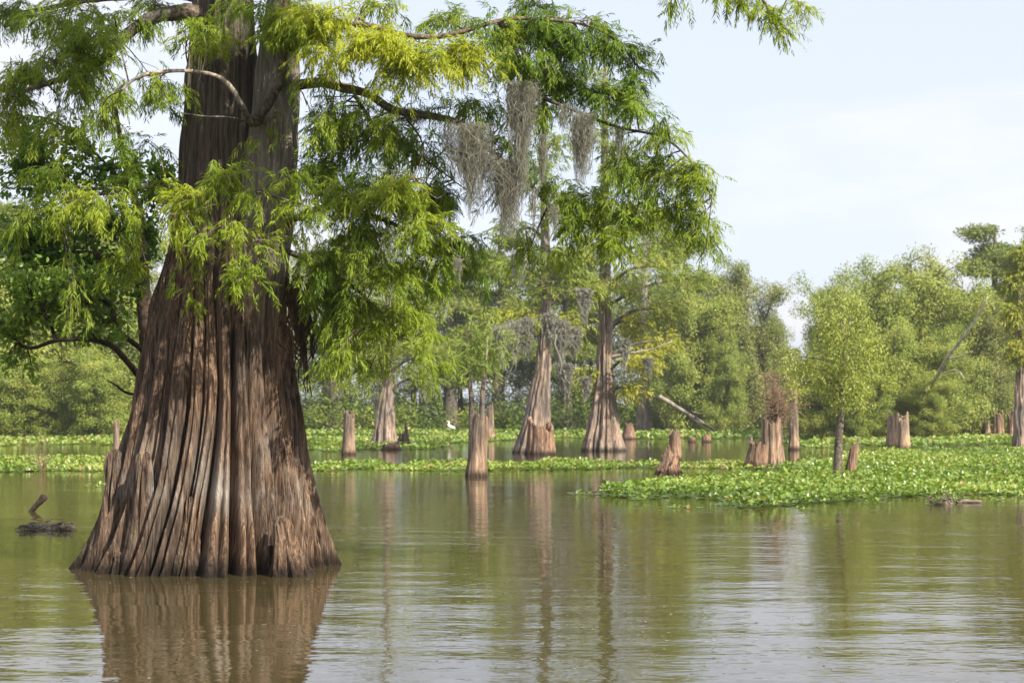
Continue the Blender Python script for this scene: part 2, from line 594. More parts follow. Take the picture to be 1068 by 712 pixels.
# ------------------------------------------------------------------ fluted trunks
def fluted(mb, prof, nth, nz, nl, amp, seed, minor=None, wob=.06, rough=.012, zexp=1.0, cap=True, lobe_var=.12, p_exp=2.0):
    """prof rows (z, cx, cy, r); amp [(z, A)] depth of the flutes relative to r"""
    rg = np.random.default_rng(seed)
    prof = np.asarray(prof, float)
    u = np.linspace(0, 1, nz) ** zexp
    z = prof[0, 0] + (prof[-1, 0] - prof[0, 0]) * u
    cx = np.interp(z, prof[:, 0], prof[:, 1])
    cy = np.interp(z, prof[:, 0], prof[:, 2])
    r = np.interp(z, prof[:, 0], prof[:, 3])
    am = np.interp(z, [a[0] for a in amp], [a[1] for a in amp])
    th = np.linspace(0, 2 * np.pi, nth, endpoint=False)
    TH, ZZ = np.meshgrid(th, z)
    w_ = vnoise(np.stack([np.cos(TH) * 1.7, np.sin(TH) * 1.7, ZZ * .55 + seed], -1))
    w2 = vnoise(np.stack([np.cos(TH) * 5, np.sin(TH) * 5, ZZ * 1.1 + seed + 9], -1))
    T2 = np.mod(TH + wob * w_ + wob * .35 * w2, 2 * np.pi)
    gaps = rg.uniform(.55, 1.5, nl)
    va = np.concatenate([[0], np.cumsum(gaps) / gaps.sum()]) * 2 * np.pi
    k = np.clip(np.searchsorted(va, T2, side='right') - 1, 0, nl - 1)
    uu = (T2 - va[k]) / (va[k + 1] - va[k])
    width = (va[k + 1] - va[k]) * nl / (2 * np.pi)
    lob = 1 - np.abs(2 * uu - 1) ** p_exp
    lobe_dep = np.clip(.8 + .25 * width, .92, 1.15)
    lr = 1 + lobe_var * rg.uniform(-1, 1, nl)[k]
    f = am[:, None] * (lob * lobe_dep - .95)
    f = f + (lr - 1) * (am / max(am.max(), 1e-6))[:, None] * lob
    if minor:
        ma = np.interp(z, [a[0] for a in minor], [a[1] for a in minor])
        cnt = rg.integers(2, 4, nl)[k]
        u2 = np.mod(uu * cnt + .12 * w2, 1)
        l2 = 1 - np.abs(2 * u2 - 1) ** 2
        f = f + ma[:, None] * (l2 - .6) * np.sqrt(np.clip(lob, 0, 1))
    rr = r[:, None] * (1 + f)
    if rough:
        q = np.stack([np.cos(TH) * rr * 14, np.sin(TH) * rr * 14, ZZ * 1.1], -1)
        rr = rr + rough * fbm(q, 3) + rough * 1.5 * vnoise(np.stack([np.cos(TH) * 4, np.sin(TH) * 4, ZZ * 2.5], -1))
    V = np.stack([cx[:, None] + rr * np.cos(TH), cy[:, None] + rr * np.sin(TH), ZZ], -1).reshape(-1, 3)
    i = np.arange(nz - 1)[:, None] * nth
    j = np.arange(nth)[None]
    kk = (j + 1) % nth
    fs = [np.stack([i + j, i + kk, i + kk + nth, i + j + nth], -1).reshape(-1, 4)]
    if cap:
        V = np.vstack([V, [[cx[-1], cy[-1], z[-1] + r[-1] * .35]]])
        top = (nz - 1) * nth + np.arange(nth)
        fs.append(np.stack([top, np.roll(top, -1), np.full(nth, nz * nth)], -1))
    mb.add(V, fs)


def knee(mb, base, top, rb, rt, seed, nl=7):
    base, top = np.asarray(base, float), np.asarray(top, float)
    h = top[2]
    prof = []
    for t in (-.25, 0, .12, .3, .5, .7, .85, .93, .98, 1.0):
        c = base + (top - base) * max(t, -.1)
        rr = rt + (rb - rt) * max(0, 1 - max(t, 0)) ** 1.8
        if t > .8:
            rr *= 1.10 if t < .9 else (.92 if t < .95 else (.72 if t < .99 else .35))
        prof.append((h * t, c[0], c[1], rr))
    fluted(mb, prof, 72, 60, nl, [(0, .22), (h * .6, .12), (h, .06)], seed, wob=.25, rough=.028, minor=[(0, .12), (h, .10)])


# ------------------------------------------------------------------ THE BIG CYPRESS
TY = 18.2
hero_loc = at(222, 432, TY)
hero_loc[2] = 0
hero = empty('bald_cypress', hero_loc)
tag(hero, 'huge old bald cypress with deeply fluted flared base standing in the near water', 'tree')


def hp(rows):
    out = []
    for (y, xl, xr) in rows:
        c = at((xl + xr) / 2, y, TY)
        out.append((c[2], c[0], TY, (xr - xl) / 2 * TY / F))
    return out


mb = MB()
main = [(640, 60, 366), (600, 81, 342), (580, 95, 335), (560, 105, 330), (530, 116, 325), (500, 125, 320), (450, 136, 313), (400, 146, 306), (350, 154, 298), (320, 160, 290), (290, 167, 280),
        (250, 177, 274), (200, 187, 271), (150, 190, 270), (100, 194, 268), (50, 198, 266), (0, 203, 264), (-150, 212, 262), (-350, 222, 264), (-600, 235, 262)]
fluted(mb, hp(main), 1080, 330, 26, [(-.3, .28), (0, .26), (.7, .22), (1.5, .18), (2.6, .14), (4, .09), (6, .06), (13, .05)], 24,
       minor=[(-.3, .19), (.2, .16), (.8, .10), (2, .045), (12, .025)], wob=.10, rough=.022, zexp=1.45, lobe_var=.09, p_exp=2.6)
second = [(520, 215, 270), (470, 215, 290), (400, 222, 302), (350, 232, 304), (300, 240, 306), (250, 250, 311), (200, 258, 314), (150, 264, 315), (100, 270, 316), (50, 276, 314), (0, 285, 307), (-80, 288, 304), (-160, 300, 308)]
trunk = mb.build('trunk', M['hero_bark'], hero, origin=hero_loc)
mb = MB()
sec = [(z, x, y - .28 * min(1, max(0, (z - 1.3) / 1.8)), r) for z, x, y, r in hp(second)]
fluted(mb, sec, 360, 180, 11, [(0, .16), (3, .13), (5, .09), (8, .06)], 33, minor=[(0, .05), (8, .04)], wob=.12, rough=.016)
mb.build('stem', M['stem_bark'], hero, origin=hero_loc)

for (bx, by, tx, ty, Y, rb, rt, sd_) in [
        (116, 598, 121, 469, 17.75, .27, .085, 3), (148, 600, 151, 471, 17.3, .22, .075, 5), (196, 602, 198, 518, 17.16, .17, .045, 8),
        (304, 602, 293, 538, 17.06, .22, .075, 13), (128, 600, 126, 575, 17.25, .10, .05, 14)]:
    mb = MB()
    b_ = at(bx, by, Y)
    b_[2] = 0
    knee(mb, b_, at(tx, ty, Y + .05), rb, rt, sd_)
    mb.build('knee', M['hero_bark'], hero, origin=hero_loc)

# limbs: photo polyline with depth, root and tip radius
LIMBS = []


def limb(pts, r0, r1, mat='limb', name='limb', n=40, sides=10, real=False):
    P = smooth_path([p if real else at(*p) for p in pts], n)
    P = P + .035 * np.stack([vnoise(P * 1.7 + 3), vnoise(P * 1.7 + 11), vnoise(P * 1.7 + 23)], -1) * np.linspace(0, 1, n)[:, None] ** .5
    r = r0 + (r1 - r0) * np.linspace(0, 1, n) ** .8
    m_ = MB()
    tube(m_, P, r, sides, rough=.25)
    o = m_.build(name, M[mat], hero, origin=hero_loc)
    LIMBS.append((P, r))
    return P


limb([(225, 20, 18.2), (195, 12, 17.9), (160, 17, 17.7), (135, 32, 17.6), (118, 50, 17.5), (92, 72, 17.4), (55, 88, 17.3), (10, 103, 17.2)], .10, .018)
limb([(230, 5, 18.2), (180, -6, 18.3), (110, -2, 18.5), (50, 8, 18.7), (-30, 20, 18.8)], .06, .015)
limb([(263, 130, 17.55), (252, 110, 17.2), (240, 92, 17.1), (222, 79, 17.0), (188, 75, 16.95), (155, 79, 16.9), (138, 86, 16.9), (126, 96, 16.85)], .034, .014, 'dead', 'bare_branch')
limb([(266, 128, 17.6), (278, 112, 17.4), (290, 88, 17.3), (294, 60, 17.25), (292, 30, 17.3), (298, 0, 17.3), (312, -50, 17.3)], .062, .03)
limb([(296, 92, 17.8), (330, 86, 17.55), (355, 90, 17.4), (385, 98, 17.3), (412, 116, 17.2), (448, 121, 17.2), (482, 129, 17.3), (502, 148, 17.4), (528, 172, 17.5), (556, 196, 17.6), (574, 214, 17.6), (606, 228, 17.6), (650, 242, 17.5)], .058, .014)
limb([(294, 55, 17.3), (330, 38, 17.2), (375, 26, 17.0), (425, 38, 16.9), (470, 36, 16.9), (530, 20, 17.0), (585, 24, 17.1), (632, 36, 17.2), (668, 76, 17.2)], .045, .008)
limb([(520, 22, 17.0), (548, 55, 17.1), (560, 95, 17.2), (596, 112, 17.2), (640, 130, 17.2), (690, 142, 17.1), (722, 170, 17.0), (742, 205, 17.0)], .028, .007)
limb([(300, 232, 17.8), (345, 214, 17.5), (395, 228, 17.3), (440, 248, 17.2), (482, 268, 17.2)], .04, .008)
limb([(300, 262, 17.8), (345, 285, 17.6), (385, 315, 17.5), (412, 352, 17.5)], .032, .007)
limb([(205, 205, 17.8), (160, 196, 17.4), (110, 202, 17.3), (55, 214, 17.3), (10, 225, 17.3)], .026, .006)
limb([(264, 128, 17.6), (240, 124, 17.3), (215, 124, 17.15), (190, 121, 17.0)], .012, .006, 'dead', 'bare_branch')
limb([(240, 205, 17.3), (222, 214, 16.75), (198, 222, 16.6), (176, 226, 16.5)], .012, .005)
limb([(248, 235, 17.3), (252, 250, 16.75), (256, 272, 16.6), (258, 292, 16.55)], .012, .005)
limb([(265, 200, 17.3), (285, 205, 16.8), (318, 215, 16.6), (350, 235, 16.5)], .016, .005)
limb([(572, 213, 17.6), (560, 235, 17.6), (548, 262, 17.6)], .012, .004)
limb([(420, 118, 17.2), (440, 150, 17.2), (430, 185, 17.1)], .012, .004)
limb([(370, 100, 17.3), (400, 140, 17.6), (450, 170, 17.8), (490, 200, 17.9)], .022, .005)
limb([(262, -250, 18.2), (420, -210, 17.6), (600, -120, 17.0), (720, -55, 16.7), (785, -10, 16.6), (815, 38, 16.6)], .09, .006)
# crown above the frame, which shades the stem
hx = hero_loc[0]
over = [[(hx + .05, 18.0, 7.0), (hx + 1.0, 16.8, 7.4), (hx + 2.3, 15.4, 7.5), (hx + 3.6, 14.0, 7.2)],
        [(hx + .05, 18.0, 8.2), (hx + 1.7, 17.4, 8.8), (hx + 3.4, 16.6, 8.9), (hx + 5.0, 15.8, 8.5)],
        [(hx + .05, 18.0, 9.2), (hx + .6, 16.4, 9.8), (hx + 1.5, 14.6, 10.0), (hx + 2.3, 13.0, 9.5)],
        [(hx + .05, 18.3, 8.0), (hx - 1.5, 18.0, 8.6), (hx - 3.2, 17.6, 8.5)],
        [(hx + .05, 18.3, 9.8), (hx - .5, 20, 10.4), (hx - .8, 22, 10.3)],
        [(hx + .05, 18.3, 11.0), (hx + 1.2, 19, 11.8), (hx + 2.6, 19.5, 12.0)],
        [(hx + .05, 18.2, 10.5), (hx + 1.4, 16.6, 11.4), (hx + 2.9, 15.2, 11.4)]]
for pts in over:
    limb(pts, .09, .02, real=True)

LP = np.concatenate([l[0] for l in LIMBS])
# pads of foliage: px, py, depth, half width px, half height px, density, tint
PADS = [
    # upper left
    (62, 22, 17.9, 62, 20, 0.90, 0.40), (95, 42, 17.5, 50, 26, 1.53, 0.44), (28, 70, 17.4, 48, 26, 0.99, 0.46), (78, 84, 17.2, 52, 22, 1.08, 0.50), (140, 22, 17.6, 40, 16, 0.81, 0.42),
    (18, 105, 17.4, 40, 18, 0.72, 0.52), (120, 105, 17.2, 30, 30, 0.54, 0.50), (165, 5, 18.0, 50, 12, 0.72, 0.40), (5, 15, 18.2, 40, 18, 0.81, 0.40), (172, 105, 18.0, 26, 16, 0.72, 0.26),
    (60, 135, 17.3, 55, 20, 0.45, 0.55), (150, 145, 17.8, 30, 18, 0.27, 0.40), (100, 62, 17.4, 30, 20, 0.90, 0.46),
    # left middle sprays over the broadleaf tree
    (95, 212, 17.0, 52, 20, 1.0, .62), (40, 222, 17.1, 40, 22, .9, .46), (185, 208, 16.7, 24, 20, 1.0, .72), (178, 232, 16.6, 22, 16, .7, .66), (140, 190, 17.2, 40, 20, .6, .45), (55, 180, 17.2, 40, 20, .5, .4),
    # in front of the stem
    (232, 188, 16.8, 46, 17, 0.62, 0.61), (205, 212, 16.7, 26, 14, 0.43, 0.68), (262, 205, 16.8, 34, 18, 0.48, 0.56), (240, 244, 16.6, 44, 14, 0.58, 0.68), (200, 256, 16.6, 24, 12, 0.43, 0.66),
    (255, 292, 16.55, 26, 16, 0.72, 0.54), (262, 268, 16.6, 24, 16, 0.38, 0.61), (300, 190, 16.9, 32, 22, 0.48, 0.56), (318, 225, 16.7, 38, 24, 0.58, 0.58), (230, 168, 17.0, 24, 12, 0.38, 0.46), (290, 250, 16.7, 28, 16, 0.38, 0.61),
    # right lower mass
    (360, 205, 17.0, 52, 24, 1.2, .55), (405, 205, 16.9, 50, 22, 1.3, .60), (438, 235, 17.0, 42, 24, 1.2, .55), (380, 245, 17.2, 55, 26, 1.3, .42), (478, 255, 17.4, 40, 24, 1.0, .30), (345, 270, 17.2, 46, 28, 1.2, .42),
    (400, 285, 17.1, 46, 28, 1.2, .55), (445, 280, 17.3, 36, 24, 1.0, .46), (370, 325, 17.3, 44, 28, 1.1, .48), (410, 340, 17.3, 34, 30, 1.0, .60), (350, 365, 17.4, 30, 30, .9, .44), (432, 318, 17.4, 30, 24, .8, .58),
    (385, 385, 17.5, 26, 20, .6, .50), (345, 310, 17.5, 34, 30, 1.0, .36), (455, 215, 17.6, 40, 20, .9, .26), (490, 285, 17.7, 26, 18, .6, .32), (470, 300, 17.5, 24, 18, .5, .5), (330, 175, 17.4, 40, 20, .8, .4),
    # upper right, bright
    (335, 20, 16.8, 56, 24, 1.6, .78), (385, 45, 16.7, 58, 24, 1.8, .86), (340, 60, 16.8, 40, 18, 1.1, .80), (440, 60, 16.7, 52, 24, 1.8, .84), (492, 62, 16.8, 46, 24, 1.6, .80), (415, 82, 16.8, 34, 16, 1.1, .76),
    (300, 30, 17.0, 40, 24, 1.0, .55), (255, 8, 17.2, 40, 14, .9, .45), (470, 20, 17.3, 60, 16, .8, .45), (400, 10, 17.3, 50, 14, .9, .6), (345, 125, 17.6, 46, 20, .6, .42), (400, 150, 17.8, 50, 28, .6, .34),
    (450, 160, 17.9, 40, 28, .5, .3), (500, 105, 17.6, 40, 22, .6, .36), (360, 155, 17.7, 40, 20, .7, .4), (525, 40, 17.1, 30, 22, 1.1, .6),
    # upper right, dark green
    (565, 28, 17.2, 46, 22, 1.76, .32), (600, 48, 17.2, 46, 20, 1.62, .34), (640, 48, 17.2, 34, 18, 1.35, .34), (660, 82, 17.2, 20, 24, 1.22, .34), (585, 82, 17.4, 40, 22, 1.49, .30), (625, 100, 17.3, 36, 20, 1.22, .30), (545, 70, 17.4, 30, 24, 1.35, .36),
    (560, 5, 17.4, 40, 12, 1.08, .3), (560, 112, 17.4, 26, 18, 1.08, .4),
    # right end of the long limb
    (690, 142, 17.1, 36, 14, 1.0, .52), (722, 182, 17.0, 32, 22, 1.2, .60), (690, 180, 17.2, 36, 20, 1.1, .52), (650, 172, 17.3, 40, 22, 1.1, .46), (610, 205, 17.4, 40, 20, 1.1, .44), (650, 215, 17.3, 44, 22, 1.2, .52),
    (600, 240, 17.4, 34, 20, 1.0, .44), (640, 250, 17.3, 42, 18, 1.0, .58), (700, 215, 17.2, 34, 20, .8, .46), (715, 235, 17.3, 26, 22, .6, .36), (580, 190, 17.5, 24, 16, .6, .5), (560, 262, 17.6, 24, 16, .5, .4), (530, 140, 17.5, 26, 18, .5, .4),
    # sprig hanging into the top of the picture
    (772, 2, 16.6, 22, 14, .9, .58), (800, 12, 16.6, 20, 18, 1.0, .62), (820, 34, 16.6, 12, 14, .8, .62), (832, 4, 16.6, 16, 10, .8, .6), (700, 2, 16.8, 14, 14, .35, .5), (750, -4, 16.7, 18, 10, .6, .55),
]
for (xa, xb, ya, yb, nn, dn, t0, t1) in [(0, 195, -5, 150, 16, .40, .4, .62), (325, 560, 80, 215, 20, .5, .35, .6), (190, 345, 150, 265, 4, .16, .5, .65), (480, 690, 10, 125, 14, .5, .3, .5), (330, 500, 180, 380, 12, .45, .4, .65),
                                        (560, 740, 140, 265, 12, .5, .45, .65), (200, 330, -5, 40, 7, .7, .45, .7), (0, 190, 190, 330, 10, .30, .45, .62)]:
    for _ in range(nn):
        qx, qy = rng.uniform(xa, xb), rng.uniform(ya, yb)
        if 462 < qx < 632 and 80 < qy < 248:
            continue          # the moss hangs free here
        PADS.append((qx, qy, rng.uniform(16.8, 17.8), rng.uniform(24, 42), rng.uniform(12, 22), dn, rng.uniform(t0, t1)))
fol, twg = MB(), MB()


def pad(c, rx, ry, dens, tint):
    rz = rx * .8
    d = np.linalg.norm(LP - c, axis=1)
    j = np.argsort(d)[rng.integers(0, 3)]
    a = LP[j]
    if np.linalg.norm(a - c) > 1.3:
        a = c + unit(a - c) * 1.3
    # carrier twig from the limb through the pad
    mid = (a + c) / 2 + np.array([0, 0, .06]) + rng.normal(0, .05, 3)
    cur = smooth_path([a, mid, c], 8)
    tube(twg, cur, np.linspace(.009, .004, 8), 4, cap=False)
    ns = max(3, int(22 * dens * (rx * ry / .13) ** .75))
    B, D, Ln, tt = [], [], [], []
    for s_ in range(ns):
        st = cur[rng.integers(2, 8)]
        e = c + ball(1)[0] * np.array([rx, rz, ry])
        v = e - st
        md = st + v * .5 + np.array([0, 0, .12 * np.linalg.norm(v)])
        e2 = e + np.array([0, 0, -.10 * np.linalg.norm(v)])
        br = smooth_path([st, md, e2], 7)
        tube(twg, br, np.linspace(.004, .0016, 7), 3, cap=False)
        m_ = 7
        idx = rng.integers(2, 7, m_)
        B.append(br[idx] + rng.normal(0, .03, (m_, 3)))
        t_ = unit(br[idx] - br[idx - 1])
        dd = t_ * .7 + rng.normal(0, .55, (m_, 3))
        dd[:, 2] -= .35
        D.append(dd)
        Ln.append(rng.uniform(.10, .22, m_))
        tt.append(np.full(m_, tint) + rng.normal(0, .06))
    tufts(fol, np.concatenate(B), np.concatenate(D), np.concatenate(Ln), 17, .062, .0115, np.concatenate(tt) + .07)


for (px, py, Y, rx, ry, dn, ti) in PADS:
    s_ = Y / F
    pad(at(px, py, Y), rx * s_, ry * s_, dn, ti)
for pts in over:
    P = smooth_path([np.array(p) for p in pts], 9)
    for q in P[2:]:
        for _ in range(1 if pts is over[0] else 3):
            pad(q + rng.normal(0, .5, 3) * np.array([1, 1, .4]), .65, .32, .9, .5)
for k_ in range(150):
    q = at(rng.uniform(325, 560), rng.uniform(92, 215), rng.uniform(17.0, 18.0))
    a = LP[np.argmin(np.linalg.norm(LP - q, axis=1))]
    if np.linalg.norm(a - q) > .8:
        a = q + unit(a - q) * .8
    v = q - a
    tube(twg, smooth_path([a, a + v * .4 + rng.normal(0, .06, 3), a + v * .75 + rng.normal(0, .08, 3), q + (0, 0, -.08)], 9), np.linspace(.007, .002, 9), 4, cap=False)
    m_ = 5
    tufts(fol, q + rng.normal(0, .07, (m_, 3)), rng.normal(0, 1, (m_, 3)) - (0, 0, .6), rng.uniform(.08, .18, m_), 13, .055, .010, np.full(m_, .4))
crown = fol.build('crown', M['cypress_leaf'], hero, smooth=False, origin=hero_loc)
twg.build('twigs', M['limb'], crown, origin=(0, 0, 0)).location = -hero_loc
# dry hanging vine on the shaded flank of the stem
mb = MB()
for i_ in range(46):
    x0 = 312 + rng.normal(0, 6)
    y1 = rng.uniform(350, 412)
    P = smooth_path([at(x0 - 4, rng.uniform(285, 320), 17.9), at(x0 + rng.normal(0, 5), 330, 17.8), at(x0 + rng.normal(2, 6), (330 + y1) / 2, 17.8), at(x0 + rng.normal(4, 5), y1, 17.8)], 12)
    tube(mb, P + rng.normal(0, .012, P.shape), np.linspace(.018, .006, 12), 4, cap=False)
mb.build('vine', M['vine'], hero, origin=hero_loc)


# ------------------------------------------------------------------ Spanish moss
def moss(px, py, Y, wpx, hpx, n, label, group=None, sw=.0030, name='spanish_moss'):
    s_ = Y / F
    c = at(px, py, Y)
    W, H = wpx * s_, hpx * s_
    mb = MB()
    n = int(n * 2.7)
    a = np.clip(rng.normal(0, .55, n) + .35 * rng.choice([-1, 0, 1.0], n), -1.5, 1.5)
    x0 = a * W * .5
    y0 = rng.normal(0, W * .18, n)
    z0 = -rng.random(n) ** 1.3 * H * .45
    lobe = .95 - .42 * np.abs(a) + .35 * vnoise(np.stack([a * 3 + px, 0 * a, 0 * a], -1))
    ln = np.clip(H * lobe * rng.uniform(.12, 1, n) ** 1.15, .05, None)
    K = 7
    t = np.linspace(0, 1, K)
    P = np.zeros((n, K, 3))
    wob = W * .28
    ph = rng.uniform(0, 50, n)
    gx = vnoise(np.stack([ph[:, None] + t[None] * 3.5, 0 * ph[:, None] + 0 * t[None], 0 * ph[:, None] + 0 * t[None]], -1))
    gy = vnoise(np.stack([ph[:, None] + t[None] * 3.5, 5 + 0 * ph[:, None] + 0 * t[None], 0 * ph[:, None] + 0 * t[None]], -1))
    P[..., 0] = x0[:, None] * (1 - .45 * t[None]) + wob * gx
    P[..., 1] = y0[:, None] * (1 - .3 * t[None]) + wob * gy
    P[..., 2] = np.maximum(z0[:, None] - ln[:, None] * t[None], -H * 1.15)
    an = rng.uniform(0, np.pi, n)
    wv = np.stack([np.cos(an), np.sin(an), 0 * an], -1)[:, None] * (sw * (1 - .55 * t))[None, :, None]
    V = np.stack([P - wv, P + wv], 2).reshape(-1, 3)
    b0 = (np.arange(n)[:, None] * K + np.arange(K - 1)[None]).ravel() * 2
    mb.add(V, np.stack([b0, b0 + 1, b0 + 3, b0 + 2], -1), np.repeat(np.clip(rng.normal(.5, .2, n), 0, 1), K * 2))
    o = mb.build(name, M['moss'], smooth=False)
    o.location = c
    tag(o, label, 'Spanish moss', group)
    return o


NG = 'Spanish moss hanging from the long limb of the big cypress'
moss(545, 84, 16.9, 26, 88, 420, 'dark grey moss beard hanging highest under the long limb, beside the sky gap', NG)
moss(492, 128, 16.95, 36, 90, 420, 'brownish moss beard nearest the big stem, tapering to a thin tail', NG)
moss(529, 166, 17.0, 34, 72, 420, 'broad thick moss beard at the bend of the long limb', NG)
moss(608, 116, 16.9, 22, 68, 260, 'pale slender moss beard farthest out along the big cypress limb', NG)
moss(566, 140, 17.0, 9, 48, 70, 'thin single strand of moss hanging in the sky gap', NG)
moss(432, 112, 17.2, 26, 24, 150, 'short tangle of moss perched on the pale limb near the stem', NG)
moss(300, 75, 17.35, 16, 60, 160, 'grey moss trailing down the second stem of the big cypress', NG)


for x_, y_, w_, h_ in [(468, 124, 14, 40), (512, 152, 14, 46), (578, 212, 10, 34), (646, 132, 12, 34), (588, 108, 9, 30), (556, 196, 10, 44), (478, 268, 8, 26)]:
    moss(x_, y_, 17.0, w_, h_, 40, 'small thin wisp of moss on a limb of the big cypress', 'small moss wisps on the big cypress', sw=.0028)


# ------------------------------------------------------------------ broadleaf tree behind the big stem
bl_loc = at(150, 432, 20.4)
bl_loc[2] = 0
bt = empty('broadleaf_tree', bl_loc)
tag(bt, 'slender dark-stemmed broadleaf tree growing close behind the huge cypress, with long crooked low limbs', 'tree')
BL = []


def blimb(pts, r0, r1, name='limb'):
    P = smooth_path([at(*p) for p in pts], 30)
    P = P + .03 * np.stack([vnoise(P * 2 + 3), vnoise(P * 2 + 11), vnoise(P * 2 + 23)], -1)
    m_ = MB()
    tube(m_, P, np.linspace(r0, r1, 30), 8, rough=.2)
    m_.build(name, M['limb_dark'], bt, origin=bl_loc)
    BL.append(P)


g0 = bl_loc.copy()
P = smooth_path([g0 + (.1, 0, -.4), at(160, 460, 20.4), at(152, 340, 20.4), at(149, 290, 20.4), at(146, 250, 20.4), at(140, 205, 20.5), at(128, 160, 20.6), at(120, 110, 20.7)], 40)
m_ = MB()
tube(m_, P, np.linspace(.12, .02, 40), 10, rough=.2)
m_.build('trunk', M['limb_dark'], bt, origin=bl_loc)
BL.append(P)
blimb([(160, 405, 20.3), (136, 382, 19.8), (115, 360, 19.5), (88, 352, 19.3), (60, 353, 19.2), (32, 361, 19.2), (10, 348, 19.2), (-15, 335, 19.2)], .040, .010)
blimb([(158, 372, 20.3), (135, 358, 20), (122, 345, 19.8), (116, 322, 19.7), (104, 312, 19.6), (70, 312, 19.6), (40, 318, 19.6)], .035, .010)
blimb([(58, 353, 19.2), (50, 332, 19.2), (34, 322, 19.2)], .022, .008)
blimb([(155, 412, 20.3), (132, 408, 20), (120, 400, 20), (112, 396, 20)], .02, .006)
blimb([(148, 285, 20.4), (120, 270, 20.2), (85, 265, 20), (40, 268, 20)], .035, .012)
blimb([(146, 260, 20.4), (110, 225, 20.3), (75, 195, 20.2), (45, 165, 20.2)], .03, .01)
blimb([(142, 215, 20.5), (165, 190, 20.6), (185, 170, 20.7)], .018, .006)
blimb([(138, 200, 20.5), (100, 160, 20.5), (60, 130, 20.5), (30, 120, 20.5)], .02, .008)
BP = np.concatenate(BL)
fol, twg = MB(), MB()
for (px, py, Y, rx, ry, n, ti) in [
        (20, 150, 20.2, 40, 24, 320, .6), (60, 150, 20.3, 44, 22, 330, .6), (30, 190, 20.2, 50, 26, 420, .42), (75, 185, 20.3, 40, 24, 300, .42), (25, 235, 20.1, 50, 24, 480, .3), (70, 235, 20.2, 50, 22, 480, .28),
        (110, 190, 20.4, 36, 26, 240, .42), (150, 175, 20.6, 36, 20, 240, .45), (165, 200, 20.8, 30, 24, 260, .36), (120, 240, 20.5, 46, 22, 420, .25), (155, 250, 20.8, 26, 26, 260, .25), (30, 265, 20.0, 46, 14, 300, .3),
        (15, 290, 19.6, 36, 20, 300, .7), (50, 298, 19.6, 44, 20, 330, .66), (90, 300, 19.8, 36, 20, 260, .6), (20, 322, 19.4, 34, 14, 180, .72), (75, 322, 19.6, 40, 12, 160, .6), (120, 300, 20.2, 30, 20, 200, .5), (8, 345, 19.2, 24, 16, 200, .75), (60, 285, 19.3, 70, 20, 420, .8), (40, 335, 19.3, 50, 16, 200, .8), (100, 345, 19.6, 40, 14, 150, .7), (20, 385, 19.5, 30, 14, 90, .75),
        (110, 330, 20.0, 24, 10, 90, .5), (110, 275, 20.4, 34, 14, 220, .35), (60, 268, 20.2, 50, 14, 300, .3)]:
    s_ = Y / F
    c = at(px, py, Y)
    nb = int(n / 11 * 1.8)
    for k_ in range(nb):
        q = c + ball(1)[0] * np.array([rx, rx * .9, ry]) * s_
        a = BP[np.argmin(np.linalg.norm(BP - q, axis=1))]
        if np.linalg.norm(a - q) > .9:
            a = q + unit(a - q) * .55
        br = smooth_path([a, (a + q) / 2 + (0, 0, .05), q], 6)
        tube(twg, br, np.linspace(.006, .0025, 6), 3, cap=False)
        nl_ = 11
        f_ = rng.random(nl_)
        pb = a + (q - a) * (.35 + .65 * f_)[:, None] + rng.normal(0, .05, (nl_, 3))
        D = unit(q - a) * .3 + rng.normal(0, .7, (nl_, 3))
        D[:, 2] -= .2
        Nn = np.array([0, 0, 1.0]) + rng.normal(0, .5, (nl_, 3))
        leaves(fol, pb, D, Nn, rng.uniform(.055, .105, nl_), rng.uniform(.035, .055, nl_), ti + .2 + rng.normal(0, .1, nl_), cup=.08)
crown_b = fol.build('crown', M['broad_leaf'], bt, smooth=False, origin=bl_loc)
twg.build('twigs', M['limb_dark'], crown_b, origin=(0, 0, 0)).location = -bl_loc


